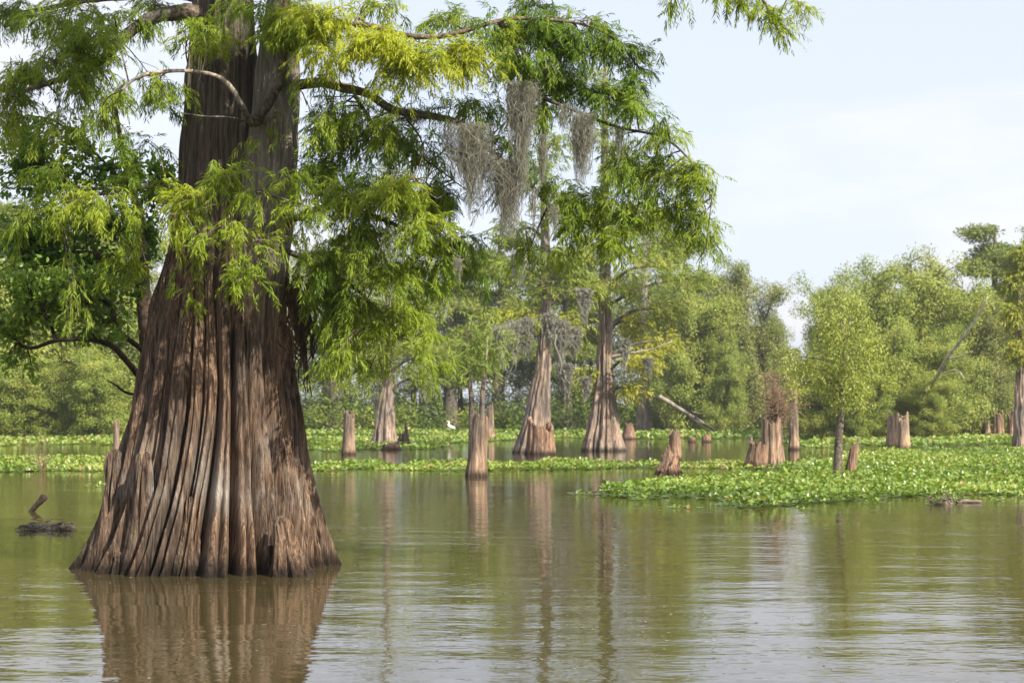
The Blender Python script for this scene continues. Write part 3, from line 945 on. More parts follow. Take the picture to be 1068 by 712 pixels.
# ------------------------------------------------------------------ stumps
def stump_mesh(rb, rt, H, seed, jag=.3, flute=.14, nl=7, lean=(0, 0), mat='stump', spikes=2.0, loc=None, name='stump', parent=None, off=(0, 0)):
    rg = np.random.default_rng(seed)
    nth, nz = 128, 30
    th = np.linspace(0, 2 * np.pi, nth, endpoint=False)
    nA = vnoise(np.stack([np.cos(th) * spikes + seed, np.sin(th) * spikes, 0 * th + seed * 1.7], -1)) * .5 + .5
    nB = vnoise(np.stack([np.cos(th) * 6 + seed, np.sin(th) * 6, 0 * th + 3], -1)) * .5 + .5
    ph = rg.uniform(0, 2 * np.pi)
    nC = vnoise(np.stack([np.cos(th) * 11 + seed, np.sin(th) * 11, 0 * th + 8], -1)) * .5 + .5
    slope = .5 + .5 * np.cos(th - ph)
    Ht = H * (1 - jag * (.55 * slope + .75 * np.clip(1.4 * nA ** 1.5, 0, 1)) - .22 * jag * nB - .05 * nC)
    Ht = Ht * H / Ht.max()
    t = np.linspace(0, 1, nz)[:, None]
    Z = -.35 + (Ht[None] + .35) * t
    zz = np.clip(Z / H, 0, 1)
    gaps = rg.uniform(.6, 1.5, nl)
    va = np.concatenate([[0], np.cumsum(gaps) / gaps.sum()]) * 2 * np.pi
    T2 = np.mod(th[None] + .12 * vnoise(np.stack([np.cos(th)[None] + 0 * Z, np.sin(th)[None] + 0 * Z, Z * 1.5], -1)), 2 * np.pi)
    k = np.clip(np.searchsorted(va, T2, side='right') - 1, 0, nl - 1)
    uu = (T2 - va[k]) / (va[k + 1] - va[k])
    lob = 1 - np.abs(2 * uu - 1) ** 2
    r = rt + (rb - rt) * (1 - zz) ** 2.2
    r = r * (1 + flute * (lob - .6) * (1.2 - .6 * zz)) + .07 * rb * fbm(np.stack([np.cos(th)[None] * 7 + 0 * Z, np.sin(th)[None] * 7 + 0 * Z, Z * 1.6], -1), 4)
    X = r * np.cos(th)[None] + lean[0] * Z + off[0]
    Yv = r * np.sin(th)[None] + lean[1] * Z + off[1]
    outer = np.stack([X, Yv, Z], -1)
    inn = []
    for q, dz in ((.78, -.01), (.70, -.10), (.60, -.22)):
        zi = np.maximum(Ht + dz * H * 1.3, .1 * H)
        ri = r[-1] * q
        inn.append(np.stack([ri * np.cos(th) + lean[0] * zi + off[0], ri * np.sin(th) + lean[1] * zi + off[1], zi], -1))
    V = np.vstack([outer.reshape(-1, 3)] + inn + [[[lean[0] * H * .5 + off[0], lean[1] * H * .5 + off[1], .55 * H]]])
    rows = nz + 3
    i = np.arange(rows - 1)[:, None] * nth
    j = np.arange(nth)[None]
    kk = (j + 1) % nth
    q4 = np.stack([i + j, i + kk, i + kk + nth, i + j + nth], -1).reshape(-1, 4)
    last = (rows - 1) * nth + np.arange(nth)
    mb = MB()
    mb.add(V, [q4, np.stack([last, np.roll(last, -1), np.full(nth, rows * nth)], -1)])
    o = mb.build(name, M[mat], parent)
    if loc is not None:
        o.location = loc
    return o


def stump(px, py, ytop, wb, wt, label, seed, mat='stump', jag=.3, lean=0.0, cat='stump', name='stump', group=None, **kw):
    """px, py where it meets the water; ytop its top; widths in photo pixels"""
    c = on_water(px, py)
    s_ = c[1] / F
    o = stump_mesh(wb / 2 * s_, wt / 2 * s_, (py - ytop) * s_, seed, jag, mat=mat, lean=(lean, 0), loc=c, name=name, **kw)
    return tag(o, label, cat, group)


stump(497, 497, 429, 23, 17, 'tall weathered stump with a ragged hollow top standing alone in open water', 3, jag=.22, lean=.07, flute=.08)
stump(364, 474, 427, 14, 11, 'straight tan post-like stump with a split top beside the big cypress flank', 4, jag=.16, flute=.2)
stump(421, 466, 441, 17, 8, 'small black rotten stump with jagged spikes beside the forked pale trunk', 6, mat='stump_dark', jag=.75, spikes=3)
stump(408, 469, 460, 22, 16, 'low crumbling brown stump overgrown with leaves beside the tan post', 16, mat='stump_red', jag=.5)
stump(511, 459, 420, 12, 7, 'orange brown stump tapering to a blunt point behind the tall hollow stump', 8, mat='stump', jag=.3)
stump(564, 474, 434, 31, 26, 'broad pinkish stump with one tall splinter leaning against the pale mossy cypress', 31, mat='stump_red', jag=.38, flute=.16, nl=9, spikes=1.3)
stump(614, 461, 437, 9, 5, 'little pointed stump tucked behind the flared cypress with the grey bark', 10, jag=.3, mat='stump')
stump(656, 458, 440, 16, 10, 'small red brown stump with several points beyond the flared grey cypress', 12, mat='stump_red', jag=.6, spikes=3)
stump(704, 480, 446, 15, 11, 'dark blocky stump standing directly behind the split low stump', 13, mat='stump_red', jag=.25)
st = stump(698, 494, 463, 27, 17, 'low split stump with a sharp spike in the leafy raft edge', 15, mat='stump_red', jag=.85, spikes=1.2, flute=.2)
stump(722, 461, 455, 8, 6, 'tiny dark stub in the far channel, the smaller of two side by side', 17, mat='stump_red', jag=.3)
stump(737, 461, 452, 10, 8, 'short dark stub in the far channel, the larger of two side by side', 18, mat='stump_red', jag=.5)
stump(828, 469, 403, 12, 8, 'tall smooth pale dead trunk standing bare beside the vine-topped stump', 19, jag=.12, flute=.05, cat='snag', name='snag')
stump(886, 497, 455, 12, 9, 'short reddish stump leaning beside the thin willow stem', 20, mat='stump_red', jag=.4, lean=.18)
stump(931, 467, 429, 15, 11, 'tan upright stump slab, the wider of a close pair behind the big leafy raft', 23, mat='tan_stump', jag=.2, flute=.2, lean=.04)
stump(943, 468, 429, 13, 10, 'tan upright stump slab, the narrower of a close pair behind the big leafy raft', 24, mat='tan_stump', jag=.25, flute=.2, lean=-.02)
stump(121, 489, 437, 8, 6, 'thin tan post showing just above the knee of the big cypress', 25, jag=.1, flute=.1)
# cluster under the dead brush
c = on_water(797, 488)
s_ = c[1] / F
cl = empty('stump_cluster', c)
tag(cl, 'wide stump of two fused pieces with dry brush sprouting from its top', 'stump')
stump_mesh(13.5 * s_, 9 * s_, 33 * s_, 31, .35, mat='stump_red', parent=cl, name='broken_side', off=(-9 * s_, 0), lean=(.12, 0))
stump_mesh(13 * s_, 10 * s_, 56 * s_, 32, .25, mat='stump', parent=cl, name='upright_side', off=(9 * s_, .1), nl=9, flute=.2)
# the dry brush itself
def brush(px, py, Y, wpx, hpx, n, label, mat='dry_twig', tw=.012, leafy=True):
    s_ = Y / F
    c = at(px, py, Y)
    mb = MB()
    for k_ in range(n):
        e = np.array([rng.standard_t(3) * wpx * .24, rng.normal(0, wpx * .28), hpx * rng.uniform(.25, 1.1)]) * s_
        md = e * .5 + rng.normal(0, .08, 3) * hpx * s_ * .6
        b0 = rng.normal(0, wpx * .1 * s_, 3) * (1, 1, .2)
        P = smooth_path([b0, md, e], 8)
        tube(mb, P, np.linspace(tw, tw * .35, 8), 3, cap=False)
        for j_ in range(7):
            q = P[rng.integers(3, 8)]
            v = rng.normal(0, 1, 3)
            v[2] = abs(v[2]) * .4 - .25
            tube(mb, smooth_path([q, q + unit(v) * hpx * s_ * .13, q + unit(v) * hpx * s_ * .22 + (0, 0, -.04)], 4), np.linspace(tw * .4, tw * .2, 4), 3, cap=False)
            if leafy:
                slivers(mb, np.repeat((q + unit(v) * hpx * s_ * .15)[None], 3, 0) + rng.normal(0, .05, (3, 3)), rng.normal(0, 1, (3, 3)) - (0, 0, .6), .08, .025, .5)
    o = mb.build('dead_shrub', M[mat], smooth=False)
    o.location = c
    return tag(o, label, 'dead shrub')


brush(810, 446, on_water(797, 488)[1] + .2, 38, 58, 70, 'brown leafless brush tangled over the wide fused stump')
brush(45, 492, 48.5, 26, 40, 16, 'sparse grey dead shrub standing in the leafy raft behind the driftwood', tw=.008, leafy=False)


# ------------------------------------------------------------------ mid-distance cypresses
def mid_cypress(px, py, rows, label, seed, tiers, moss_=None, amp=.2, nl=13, tintc=.55, name='bald_cypress', mat='grey_bark', leafsize=1.0, dens=1.0):
    """rows (photo y, xl, xr) down the stem; tiers: (photo x, photo y, half width px, half height px, n) foliage pads"""
    c = on_water(px, py)
    Y = c[1]
    s_ = Y / F
    root = empty(name, c)
    tag(root, label, 'tree')
    prof = []
    for (y, xl, xr) in rows:
        q = at((xl + xr) / 2, y, Y)
        prof.append((q[2], q[0] - c[0], 0, (xr - xl) / 2 * s_))
    prof = np.array(prof)
    mb = MB()
    r0 = prof[0, 3]
    zt = prof[-1, 0]
    fluted(mb, prof, 220, 110, nl, [(0, amp), (zt * .2, amp * .75), (zt * .5, amp * .35), (zt, amp * .2)], seed, minor=[(0, .06), (zt * .3, .03), (zt, .02)], wob=.1, rough=.03, zexp=1.5)
    mb.build('trunk', M[mat], root)
    fm = MB()
    for (tx, ty, rx, ry, n, ti) in tiers:
        q = at(tx, ty, Y) - c
        q[1] += rng.normal(0, rx * s_ * .6)
        zz = np.clip(q[2] - .25 * abs(q[0]) - .3, prof[2, 0], zt * .98)
        a = np.array([np.interp(zz, prof[:, 0], prof[:, 1]), 0, zz])
        P = smooth_path([a, (a + q) / 2 + (0, 0, .3), q, q + (q - a) * .25], 12)
        lm = MB()
        tube(lm, P, np.linspace(.09, .02, 12), 5, cap=False)
        m_ = int(n * dens * 1.9)
        cen = q + ball(m_) * np.array([rx, rx, ry]) * s_
        D = (cen - a) * .4 + rng.normal(0, .6, (m_, 3))
        D[:, 2] -= .35
        tufts(fm, cen, D, rng.uniform(.3, .6, m_) * leafsize, 9, .20 * leafsize, .05 * leafsize, np.full(m_, ti + .08) + rng.normal(0, .08, m_))
        for e in cen[::17]:
            tube(lm, smooth_path([P[8], (P[8] + e) / 2 + (0, 0, .1), e], 4), [.02, .015, .01, .008], 3, cap=False)
        lm.build('limb', M['limb'], root)
    fm.build('crown', M['mid_leaf'], root, smooth=False)
    return root


# pale mossy cypress
mid_cypress(556, 472, [(484, 531, 580), (472, 534, 577), (462, 538, 576), (450, 542, 575), (430, 548, 574), (410, 552, 574), (380, 559, 575), (350, 562, 575), (300, 564, 574.5), (250, 564, 573), (200, 564, 571), (140, 565, 570), (60, 567, 570)],
            'pale cypress hung with curtains of moss, with a slanting flared base', 41,
            [(545, 330, 30, 10, 60, .6), (590, 335, 26, 10, 50, .6), (560, 300, 36, 14, 50, .45), (530, 280, 30, 16, 60, .4), (590, 270, 30, 18, 70, .45), (540, 240, 34, 16, 70, .4), (585, 215, 30, 18, 70, .4),
             (555, 180, 30, 16, 60, .4), (580, 150, 26, 16, 60, .4), (550, 120, 24, 14, 50, .4), (570, 80, 20, 18, 50, .4), (520, 330, 22, 10, 40, .55), (615, 300, 20, 12, 40, .5)])
MG = 'moss curtains on the pale mossy cypress'
for k_, (x_, y_, w_, h_) in enumerate([(524, 338, 16, 42), (536, 333, 14, 52), (549, 330, 14, 48), (585, 332, 16, 50), (599, 340, 14, 38), (573, 326, 12, 34), (590, 378, 12, 34), (610, 300, 12, 34), (540, 262, 12, 34)]):
    moss(x_, y_, 67.6 + (k_ % 3) * .5, w_, h_, 90, 'pale moss curtain hanging among others from the low limbs of the pale cypress', MG, sw=.028)
# flared grey cypress
flared = mid_cypress(629, 470, [(484, 602, 656), (471, 607, 652), (462, 609, 650), (450, 612, 647), (430, 616, 644), (410, 620, 641), (390, 622, 639), (350, 624, 638.5), (300, 625, 637.5), (260, 625.5, 636), (200, 626, 635), (120, 628, 634), (30, 630, 633)],
            'grey cypress with a widely flared fluted base and yellow green low boughs', 42,
            [(665, 375, 24, 12, 70, .85), (690, 355, 22, 10, 50, .8), (655, 405, 18, 8, 40, .8), (612, 390, 20, 10, 40, .7), (600, 350, 26, 12, 50, .55), (660, 335, 30, 14, 70, .7), (690, 320, 26, 16, 70, .55), (640, 300, 34, 16, 80, .55),
             (605, 300, 26, 16, 60, .5), (680, 280, 34, 18, 90, .55), (620, 260, 34, 18, 80, .5), (700, 250, 30, 18, 80, .5), (650, 230, 40, 20, 90, .5), (690, 215, 30, 18, 70, .5), (610, 215, 30, 18, 70, .5), (650, 180, 36, 20, 80, .5),
             (630, 140, 30, 20, 70, .45), (660, 110, 24, 18, 50, .45), (620, 90, 22, 18, 50, .45), (720, 290, 22, 14, 50, .5)])
mb = MB()
fo = np.array(flared.location)
FY = fo[1]
tube(mb, smooth_path([at(634, 373, FY) - fo, at(655, 369, FY - .8) - fo, at(680, 364, FY - 1.4) - fo, at(701, 356, FY - 1.8) - fo], 14), np.linspace(.07, .02, 14), 6)
mb.build('bare_branch', M['bleached'], flared)
BG = 'moss tufts on the grey flared cypress'
for x_, y_, w_, h_ in [(652, 352, 10, 30), (676, 372, 9, 22), (612, 392, 9, 26)]:
    moss(x_, y_, 71.5, w_, h_, 60, 'thin moss tuft hanging from the low boughs of the grey flared cypress', BG, sw=.026)
mid_cypress(403, 464, [(474, 383, 420), (464, 386, 416), (455, 388, 414.5), (440, 391, 413), (420, 395, 411), (405, 398, 410), (380, 400, 409), (320, 402, 408), (240, 403, 407), (150, 404, 406)],
            'short forked pale cypress with a dark split down its flared base', 43,
            [(400, 385, 30, 14, 60, .5), (440, 395, 24, 14, 50, .5), (375, 395, 22, 12, 40, .45), (420, 350, 36, 18, 80, .45), (390, 330, 36, 18, 80, .42), (440, 320, 30, 18, 70, .45), (400, 280, 36, 18, 80, .4), (420, 240, 34, 18, 70, .4),
             (390, 200, 30, 18, 60, .4), (410, 160, 24, 16, 40, .4), (455, 370, 18, 12, 40, .5)], amp=.32, nl=8)
moss(393, 408, 86.0, 6, 26, 30, 'wispy moss strands hanging beside the dark split of the short forked cypress', 'moss on the short forked cypress', sw=.03)
moss(443, 380, 92.0, 16, 34, 60, 'grey moss curtain hanging in the shade between the forked cypress and the twin saplings', 'moss in the shade', sw=.03)
mid_cypress(671, 452, [(458, 659, 684), (452, 661, 682), (440, 663, 680), (420, 665, 678), (400, 667, 677), (360, 668, 676), (300, 669, 675), (220, 670, 674)],
            'dim grey cypress trunk farther back, between the flared grey cypress and the leaning log', 44,
            [(672, 380, 26, 10, 50, .5), (690, 345, 30, 16, 70, .45), (655, 330, 28, 16, 70, .45), (700, 310, 28, 18, 70, .4), (670, 290, 36, 18, 80, .4), (690, 255, 30, 18, 70, .4), (660, 235, 26, 16, 60, .4)], leafsize=1.3)
mid_cypress(1064, 469, [(480, 1052, 1076), (469, 1056, 1072), (455, 1057, 1071), (430, 1058, 1070), (380, 1059.5, 1069), (300, 1061, 1067), (258, 1063, 1066)],
            'straight brown trunk at the picture edge beyond the big leafy raft', 45,
            [(1058, 365, 14, 12, 60, .55), (1070, 345, 20, 16, 80, .5), (1055, 325, 14, 14, 80, .55), (1075, 310, 20, 16, 80, .5), (1056, 290, 12, 14, 70, .55), (1075, 275, 20, 16, 80, .45), (1064, 262, 12, 10, 50, .45), (1085, 240, 16, 14, 40, .45)], amp=.12)
# twin saplings growing behind the hollow stump
for (x0, x1, yt, lab, sd_) in [(503, 507, 345, 'thin bare sapling, the paler of two rising behind the hollow stump', 61), (491, 487, 350, 'thin bare sapling, the darker of two rising behind the hollow stump', 62)]:
    Y = 58.0
    c = at(x0, 463, Y)
    c[2] = 0
    rt = empty('sapling', c)
    tag(rt, lab, 'sapling')
    mb, fm = MB(), MB()
    P = smooth_path([(0, 0, -.3), at(x0 + (x0 - x1) * .2, 440, Y) - c, at(x0, 410, Y) - c, at(x1, 380, Y) - c, at(x1 + 1, yt, Y) - c, at(x1 + 3, yt - 18, Y) - c], 24)
    tube(mb, P, np.linspace(.13, .012, 24), 7, rough=.15)
    mb.build('trunk', M['grey_bark' if sd_ == 61 else 'limb'], rt)
    for h_ in range(7):
        q = P[14 + h_] + rng.normal(0, .5, 3)
        m_ = 26
        cen = q + ball(m_) * (.8, .8, .35)
        tufts(fm, cen, rng.normal(0, 1, (m_, 3)) - (0, 0, .3), rng.uniform(.25, .5, m_), 8, .17, .04, np.full(m_, .5))
    fm.build('crown', M['mid_leaf'], rt, smooth=False)


# ------------------------------------------------------------------ far trees (prototypes about 12 m tall)
def far_tree(name, kind, seed, mat, H=12.0, W=4.5):
    global rng
    keep = rng
    rng = np.random.default_rng(seed)
    root = empty(name, (0, 0, 0))
    wood, fol = MB(), MB()
    tips = []
    if kind == 'cypress':
        tp = smooth_path([(0, 0, -.5), (.05, 0, H * .3), (-.1, .1, H * .65), (0, 0, H)], 20)
        tube(wood, tp, np.linspace(.42, .05, 20) * (1 + 1.0 * np.exp(-np.linspace(0, 1, 20) * 14)), 10, rough=.15)
        for k in range(26):
            h = H * rng.uniform(.30, .99)
            a = rng.uniform(0, 2 * np.pi)
            l = W * .62 * (1.05 - .7 * (h / H)) * rng.uniform(.6, 1.2)
            b = tp[int(h / H * 19)]
            e = b + np.array([math.cos(a) * l, math.sin(a) * l, .12 * l])
            P = smooth_path([b, (b + e) / 2 + (0, 0, .2), e], 7)
            tube(wood, P, np.linspace(.07, .02, 7), 4, cap=False)
            for q in P[2:]:
                tips.append((q + rng.normal(0, .2, 3), .85, .38))
    else:
        ns = rng.integers(4, 6) if kind == 'willow' else 1
        for s_ in range(ns):
            a0 = rng.uniform(0, 2 * np.pi)
            a0 = s_ * 2 * np.pi / ns + a0 * .12
            ln = H * (.96 if s_ == 0 else rng.uniform(.68, .9))
            sp_ = W * (.05 if s_ == 0 else rng.uniform(.22, .36))
            top = np.array([math.cos(a0) * sp_, math.sin(a0) * sp_, ln])
            tp = smooth_path([(rng.normal(0, .2), rng.normal(0, .2), -.5), top * (.25, .25, .35), top * (.6, .6, .7), top], 18)
            tube(wood, tp, np.linspace(.20, .03, 18), 7, rough=.2)
            for k in range(28 if kind == 'willow' else 40):
                u = rng.uniform(.04, 1.0)
                b = tp[int(u * 17)]
                a = rng.uniform(0, 2 * np.pi)
                l = W * .5 * rng.uniform(.35, 1.0) * (1.15 - .55 * u)
                e = b + np.array([math.cos(a) * l, math.sin(a) * l, l * rng.uniform(.1, .8)])
                P = smooth_path([b, (b + e) / 2 + (0, 0, .2), e], 6)
                tube(wood, P, np.linspace(.05, .015, 6), 4, cap=False)
                for q in P[2::2]:
                    tips.append((q + rng.normal(0, .2, 3), rng.uniform(.55, .95), rng.uniform(.6, 1.0)))
    for (q, rx, rz) in tips:
        n = int((300 if kind == 'willow' else 430) * rx)
        p_ = q + ball(n) * (rx, rx, rz)
        D = rng.normal(0, .7, (n, 3)) + (p_ - q) * .5
        if kind == 'willow':
            D[:, 2] -= .9
        t = .5 + rng.normal(0, .10) + rng.normal(0, .08, n)
        slivers(fol, p_, D, rng.uniform(.14, .27, n), rng.uniform(.055, .09, n), t, out=(p_ - q) + .35 * q * (1, 1, 0))
    wood.build('trunk', M['limb'], root)
    fol.build('crown', M[mat], root, smooth=False)
    rng = keep
    root['h'] = H
    return root


PROTO = {}
for kd, mats, seeds in (('willow', 'willow_leaf', (71, 72, 73)), ('olive', 'olive_leaf', (74, 75)), ('cypress', 'woods_leaf', (76, 77))):
    PROTO[kd] = [far_tree({'willow': 'willow_tree', 'olive': 'willow_tree', 'cypress': 'cypress_tree'}[kd], 'willow' if kd != 'cypress' else 'cypress', s, mats, W=7.6 if kd != 'cypress' else 5.6) for s in seeds]
USED = set()


def place(kd, v, px, base_z, ytop, Y, label, wide=1.0, group='trees along the far bank'):
    p_ = PROTO[kd][v % len(PROTO[kd])]
    key = (kd, v % len(PROTO[kd]))
    if key in USED:
        o = copy_tree(p_)
    else:
        USED.add(key)
        o = p_
    h = at(px, ytop, Y)[2] - base_z
    s_ = h / 12.0
    o.location = (at(px, 432, Y)[0], Y, base_z)
    o.scale = (s_ * wide, s_ * wide, s_)
    o.rotation_euler = (0, 0, (px * 37 % 628) / 100)
    return tag(o, label, 'tree', group)


# right bank
place('willow', 0, 880, .1, 284, 117, 'rounded light green willow at the open end of the bank, behind the young willow', 1.0)
place('willow', 1, 912, .1, 276, 119, 'tall light green willow behind the tan stump pair, left of the highest willow', 1.0)
place('willow', 2, 955, .1, 255, 122, 'highest willow of the bank clump, feathery against the sky', 1.0)
place('willow', 0, 1000, .1, 285, 121, 'yellowish willow with bleached dead branches in front of it', 1.05)
place('olive', 0, 1034, .1, 318, 121, 'low greyish willow overhanging the red brown stumps', .95)
place('willow', 2, 935, .1, 330, 111, 'low bright willow bush behind the tan stump pair', 1.2)
place('willow', 1, 985, .1, 340, 112, 'low shaggy willow beneath the bleached dead branch', 1.1)
place('cypress', 0, 1040, .2, 238, 150, 'tall dark cypress rising behind the willows near the picture edge', 1.2)
place('cypress', 1, 1085, .2, 250, 140, 'tall dark cypress cut by the picture edge', 1.2)
place('olive', 1, 854, .2, 352, 135, 'small willow filling the gap beside the bare dead trunk', .9)
place('willow', 2, 848, .05, 368, 110, 'low leafy willow bush at the water edge beside the bare pale snag', 1.5)
place('willow', 1, 902, .05, 378, 108, 'low leafy willow bush filling the shade between the young willow and the tan stump pair', 1.5)
place('willow', 0, 968, .05, 388, 108, 'low leafy willow bush at the foot of the bleached dead tree', 1.5)
# centre bank
place('olive', 0, 775, .3, 274, 150, 'tall olive green willow with the highest domed top behind the leaning log', .85)
place('olive', 1, 742, .3, 288, 148, 'olive green willow next to the tall domed one, above the leaning log', .85)
place('olive', 0, 803, .3, 326, 152, 'olive green willow stepping down towards the open sky', .75)
place('willow', 1, 718, .3, 282, 140, 'bushy light green tree between the dim grey cypress and the olive willows', .9)
place('olive', 1, 826, .3, 362, 155, 'lowest olive willow at the gap of sky between the two banks', .8)
place('cypress', 0, 700, .3, 225, 158, 'tall feathery cypress behind the dim grey trunk', 1.1)
place('cypress', 1, 590, .3, 262, 160, 'dark far cypress seen between the pale and the grey cypress trunks', 1.2)
place('cypress', 0, 520, .3, 248, 160, 'dark far cypress above the twin bare saplings', 1.2)
place('cypress', 1, 470, .3, 255, 158, 'dark far cypress above the white egret', 1.2)
place('cypress', 0, 350, .3, 250, 155, 'dark far cypress partly hidden by the big cypress flank', 1.2)
place('willow', 0, 755, .3, 345, 138, 'low round bush-like willow directly behind the leaning log', .9)
# left bank
place('willow', 2, 20, 0, 240, 116, 'light green willow on the far bank at the picture edge, beyond the driftwood', 1.35)
place('willow', 0, 68, 0, 262, 122, 'yellowish willow on the far bank beneath the long crooked limb', 1.35)
place('willow', 1, 112, 0, 268, 119, 'light green willow on the far bank right beside the big cypress', 1.35)
place('cypress', 1, -20, 0, 215, 140, 'tall cypress on the far bank, half outside the picture edge', 1.2)
place('cypress', 0, 92, 0, 225, 142, 'tall cypress on the far bank behind the willows and the crooked limb', 1.2)
place('willow', 0, -8, 0, 350, 112, 'low leafy willow bush on the far bank, cut by the picture edge', 1.5)
place('willow', 1, 45, 0, 372, 113, 'low leafy willow bush on the far bank behind the grey dead shrub', 1.5)
place('willow', 2, 95, 0, 360, 112, 'low leafy willow bush on the far bank close beside the big cypress flank', 1.5)

# thin willow stem with its own little crown in the raft
c = on_water(873, 498)
Y = c[1]
wt = empty('young_willow', c)
tag(wt, 'young willow with a thin leaning stem rising from the leafy raft', 'tree')
mb, fm = MB(), MB()
P = smooth_path([(0, 0, -.3), at(874, 470, Y) - c, at(877, 430, Y) - c, at(879, 400, Y) - c, at(881, 365, Y) - c, at(877, 335, Y) - c], 24)
tube(mb, P, np.linspace(.125, .018, 24), 9, rough=.15)
for k_ in range(40):
    b_ = P[rng.integers(10, 24)]
    e = b_ + np.array([rng.normal(.05, .6), rng.normal(0, .55), rng.uniform(-.15, .95)])
    tube(mb, smooth_path([b_, (b_ + e) / 2 + (0, 0, .1), e], 5), np.linspace(.02, .008, 5), 4, cap=False)
    n = 230
    p_ = e + ball(n) * (.34, .34, .5)
    slivers(fm, p_, rng.normal(0, .6, (n, 3)) - (0, 0, .8), rng.uniform(.07, .135, n), rng.uniform(.024, .038, n), .6 + rng.normal(0, .1, n), out=p_ - e)
mb.build('trunk', M['limb'], wt)
fm.build('crown', M['willow_leaf'], wt, smooth=False)

# bleached dead branches
c = at(948, 445, 118)
db = empty('dead_tree', (c[0], 118, .1))
tag(db, 'bleached leafless dead tree slanting up in front of the yellowish willow', 'dead tree')
mb = MB()
o0 = np.array([c[0], 118, .1])
P = smooth_path([(0, 0, -.4), at(962, 425, 114) - o0, at(985, 378, 104) - o0, at(1003, 354, 101) - o0, at(1017, 334, 100) - o0, at(1030, 310, 99) - o0], 24)
tube(mb, P, np.linspace(.15, .045, 24), 7, rough=.2)
mb.build('trunk', M['bleached'], db)
mb = MB()
tube(mb, smooth_path([at(988, 374, 103.6) - o0, at(1000, 372, 101) - o0, at(1014, 366, 100) - o0], 10), np.linspace(.07, .02, 10), 5)
mb.build('limb', M['bleached'], db)
mb = MB()
tube(mb, smooth_path([at(980, 390, 107.8) - o0, at(998, 386, 103) - o0, at(1006, 395, 102) - o0], 10), np.linspace(.05, .015, 10), 5)
mb.build('limb', M['bleached'], db)

# leaning log
mb = MB()
P = smooth_path([at(746, 449, 125), at(725, 436, 124), at(705, 424, 123), at(688, 413.5, 122)], 24)
tube(mb, P, np.linspace(.10, .17, 24), 9, rough=.25)
tube(mb, smooth_path([at(724, 435.5, 124), at(728, 431, 123.5), at(722, 429, 123)], 8), np.linspace(.07, .03, 8), 6)
tube(mb, smooth_path([at(735, 442, 124.5), at(726, 439, 124), at(715, 432, 123.6)], 8), np.linspace(.10, .04, 8), 6)
tag(mb.build('fallen_log', M['dead']), 'pale fallen log slanting up out of the far leafy strip', 'log')


stump(1041, 456, 424, 13, 10, 'wide red brown stump slab under the overhanging willow near the picture edge', 51, mat='stump_red', jag=.3, flute=.2)
stump(1055, 456, 425, 9, 7, 'red brown weathered stump half hidden by the straight trunk at the picture edge', 52, mat='stump_red', jag=.3)
stump(1030, 456, 434, 8, 5, 'small grey brown stump beside the wider red stump slab under the overhanging willow', 53, jag=.5)


def box(mb, lo, hi):
    x0, y0, z0 = lo
    x1, y1, z1 = hi
    mb.add([(x0, y0, z0), (x1, y0, z0), (x1, y1, z0), (x0, y1, z0), (x0, y0, z1), (x1, y0, z1), (x1, y1, z1), (x0, y1, z1)],
           np.array([[0, 3, 2, 1], [4, 5, 6, 7], [0, 1, 5, 4], [1, 2, 6, 5], [2, 3, 7, 6], [3, 0, 4, 7]]))


# ------------------------------------------------------------------ far woods and undergrowth
def skyline(px):
    return np.interp(px, [-300, 0, 100, 200, 340, 450, 560, 640, 700, 760, 800, 835, 850, 900, 1000, 1060, 1300], [215, 222, 232, 240, 250, 262, 268, 275, 300, 322, 350, 375, 368, 330, 300, 285, 270])


mb = MB()
n = 2900
px = rng.uniform(-220, 1290, n)
Yd = rng.uniform(164, 182, n)
u_ = rng.random(n) ** 1.0
for k_ in range(n):
    top = skyline(px[k_]) + 8 + 14 * vnoise(np.array([px[k_] * .035, 1.2, 3.3]))
    zt = at(px[k_], top, Yd[k_])[2]
    c = np.array([at(px[k_], 432, Yd[k_])[0], Yd[k_], .5 + (zt - .9) * u_[k_]])
    r_ = rng.uniform(.9, 1.7)
    m_ = 190
    p_ = c + ball(m_) * (r_, r_, r_ * .85)
    slivers(mb, p_, rng.normal(0, .8, (m_, 3)) - (0, 0, .4), rng.uniform(.22, .38, m_), rng.uniform(.09, .15, m_), .45 + rng.normal(0, .16) + rng.normal(0, .06, m_), out=p_ - c + (0, -.5, 0))
tag(mb.build('far_woods', M['woods_leaf'], smooth=False), 'hazy mass of swamp woods closing the view behind the bank trees', 'woods', kind='stuff')
mb = MB()
for k_ in range(62):
    x_ = rng.uniform(-160, 1230)
    Y = rng.uniform(166, 176)
    a = at(x_, 432, Y)
    top = at(x_, skyline(x_) + 10, Y)[2]
    tube(mb, smooth_path([(a[0], Y, 0), (a[0] + rng.normal(0, .3), Y, top * .5), (a[0] + rng.normal(0, .6), Y, top)], 10), np.linspace(.3, .06, 10) * (1 + 1.1 * np.exp(-np.linspace(0, 1, 10) * 12)), 7)
tag(mb.build('woods_trunks', M['limb']), 'dim thin trunks standing among the far swamp woods', 'woods', kind='stuff')
mb = MB()
for k_ in range(800):
    x_ = rng.uniform(-200, 1270)
    Y = rng.uniform(150, 166) if x_ < 840 else rng.uniform(120, 140)
    h = rng.uniform(.8, 4.2) * (1 + .5 * vnoise(np.array([x_ * .02, 4.4, 8.8])))
    c = np.array([at(x_, 432, Y)[0], Y, h * .55])
    m_ = 170
    p_ = c + ball(m_) * (rng.uniform(.9, 1.8), 1.2, h * .55)
    p_[:, 2] = np.maximum(p_[:, 2], .02)
    slivers(mb, p_, rng.normal(0, .8, (m_, 3)) + (0, 0, .1), rng.uniform(.22, .42, m_), rng.uniform(.10, .18, m_), .42 + rng.normal(0, .2) + rng.normal(0, .07, m_), out=p_ - c + (0, -.4, .2))
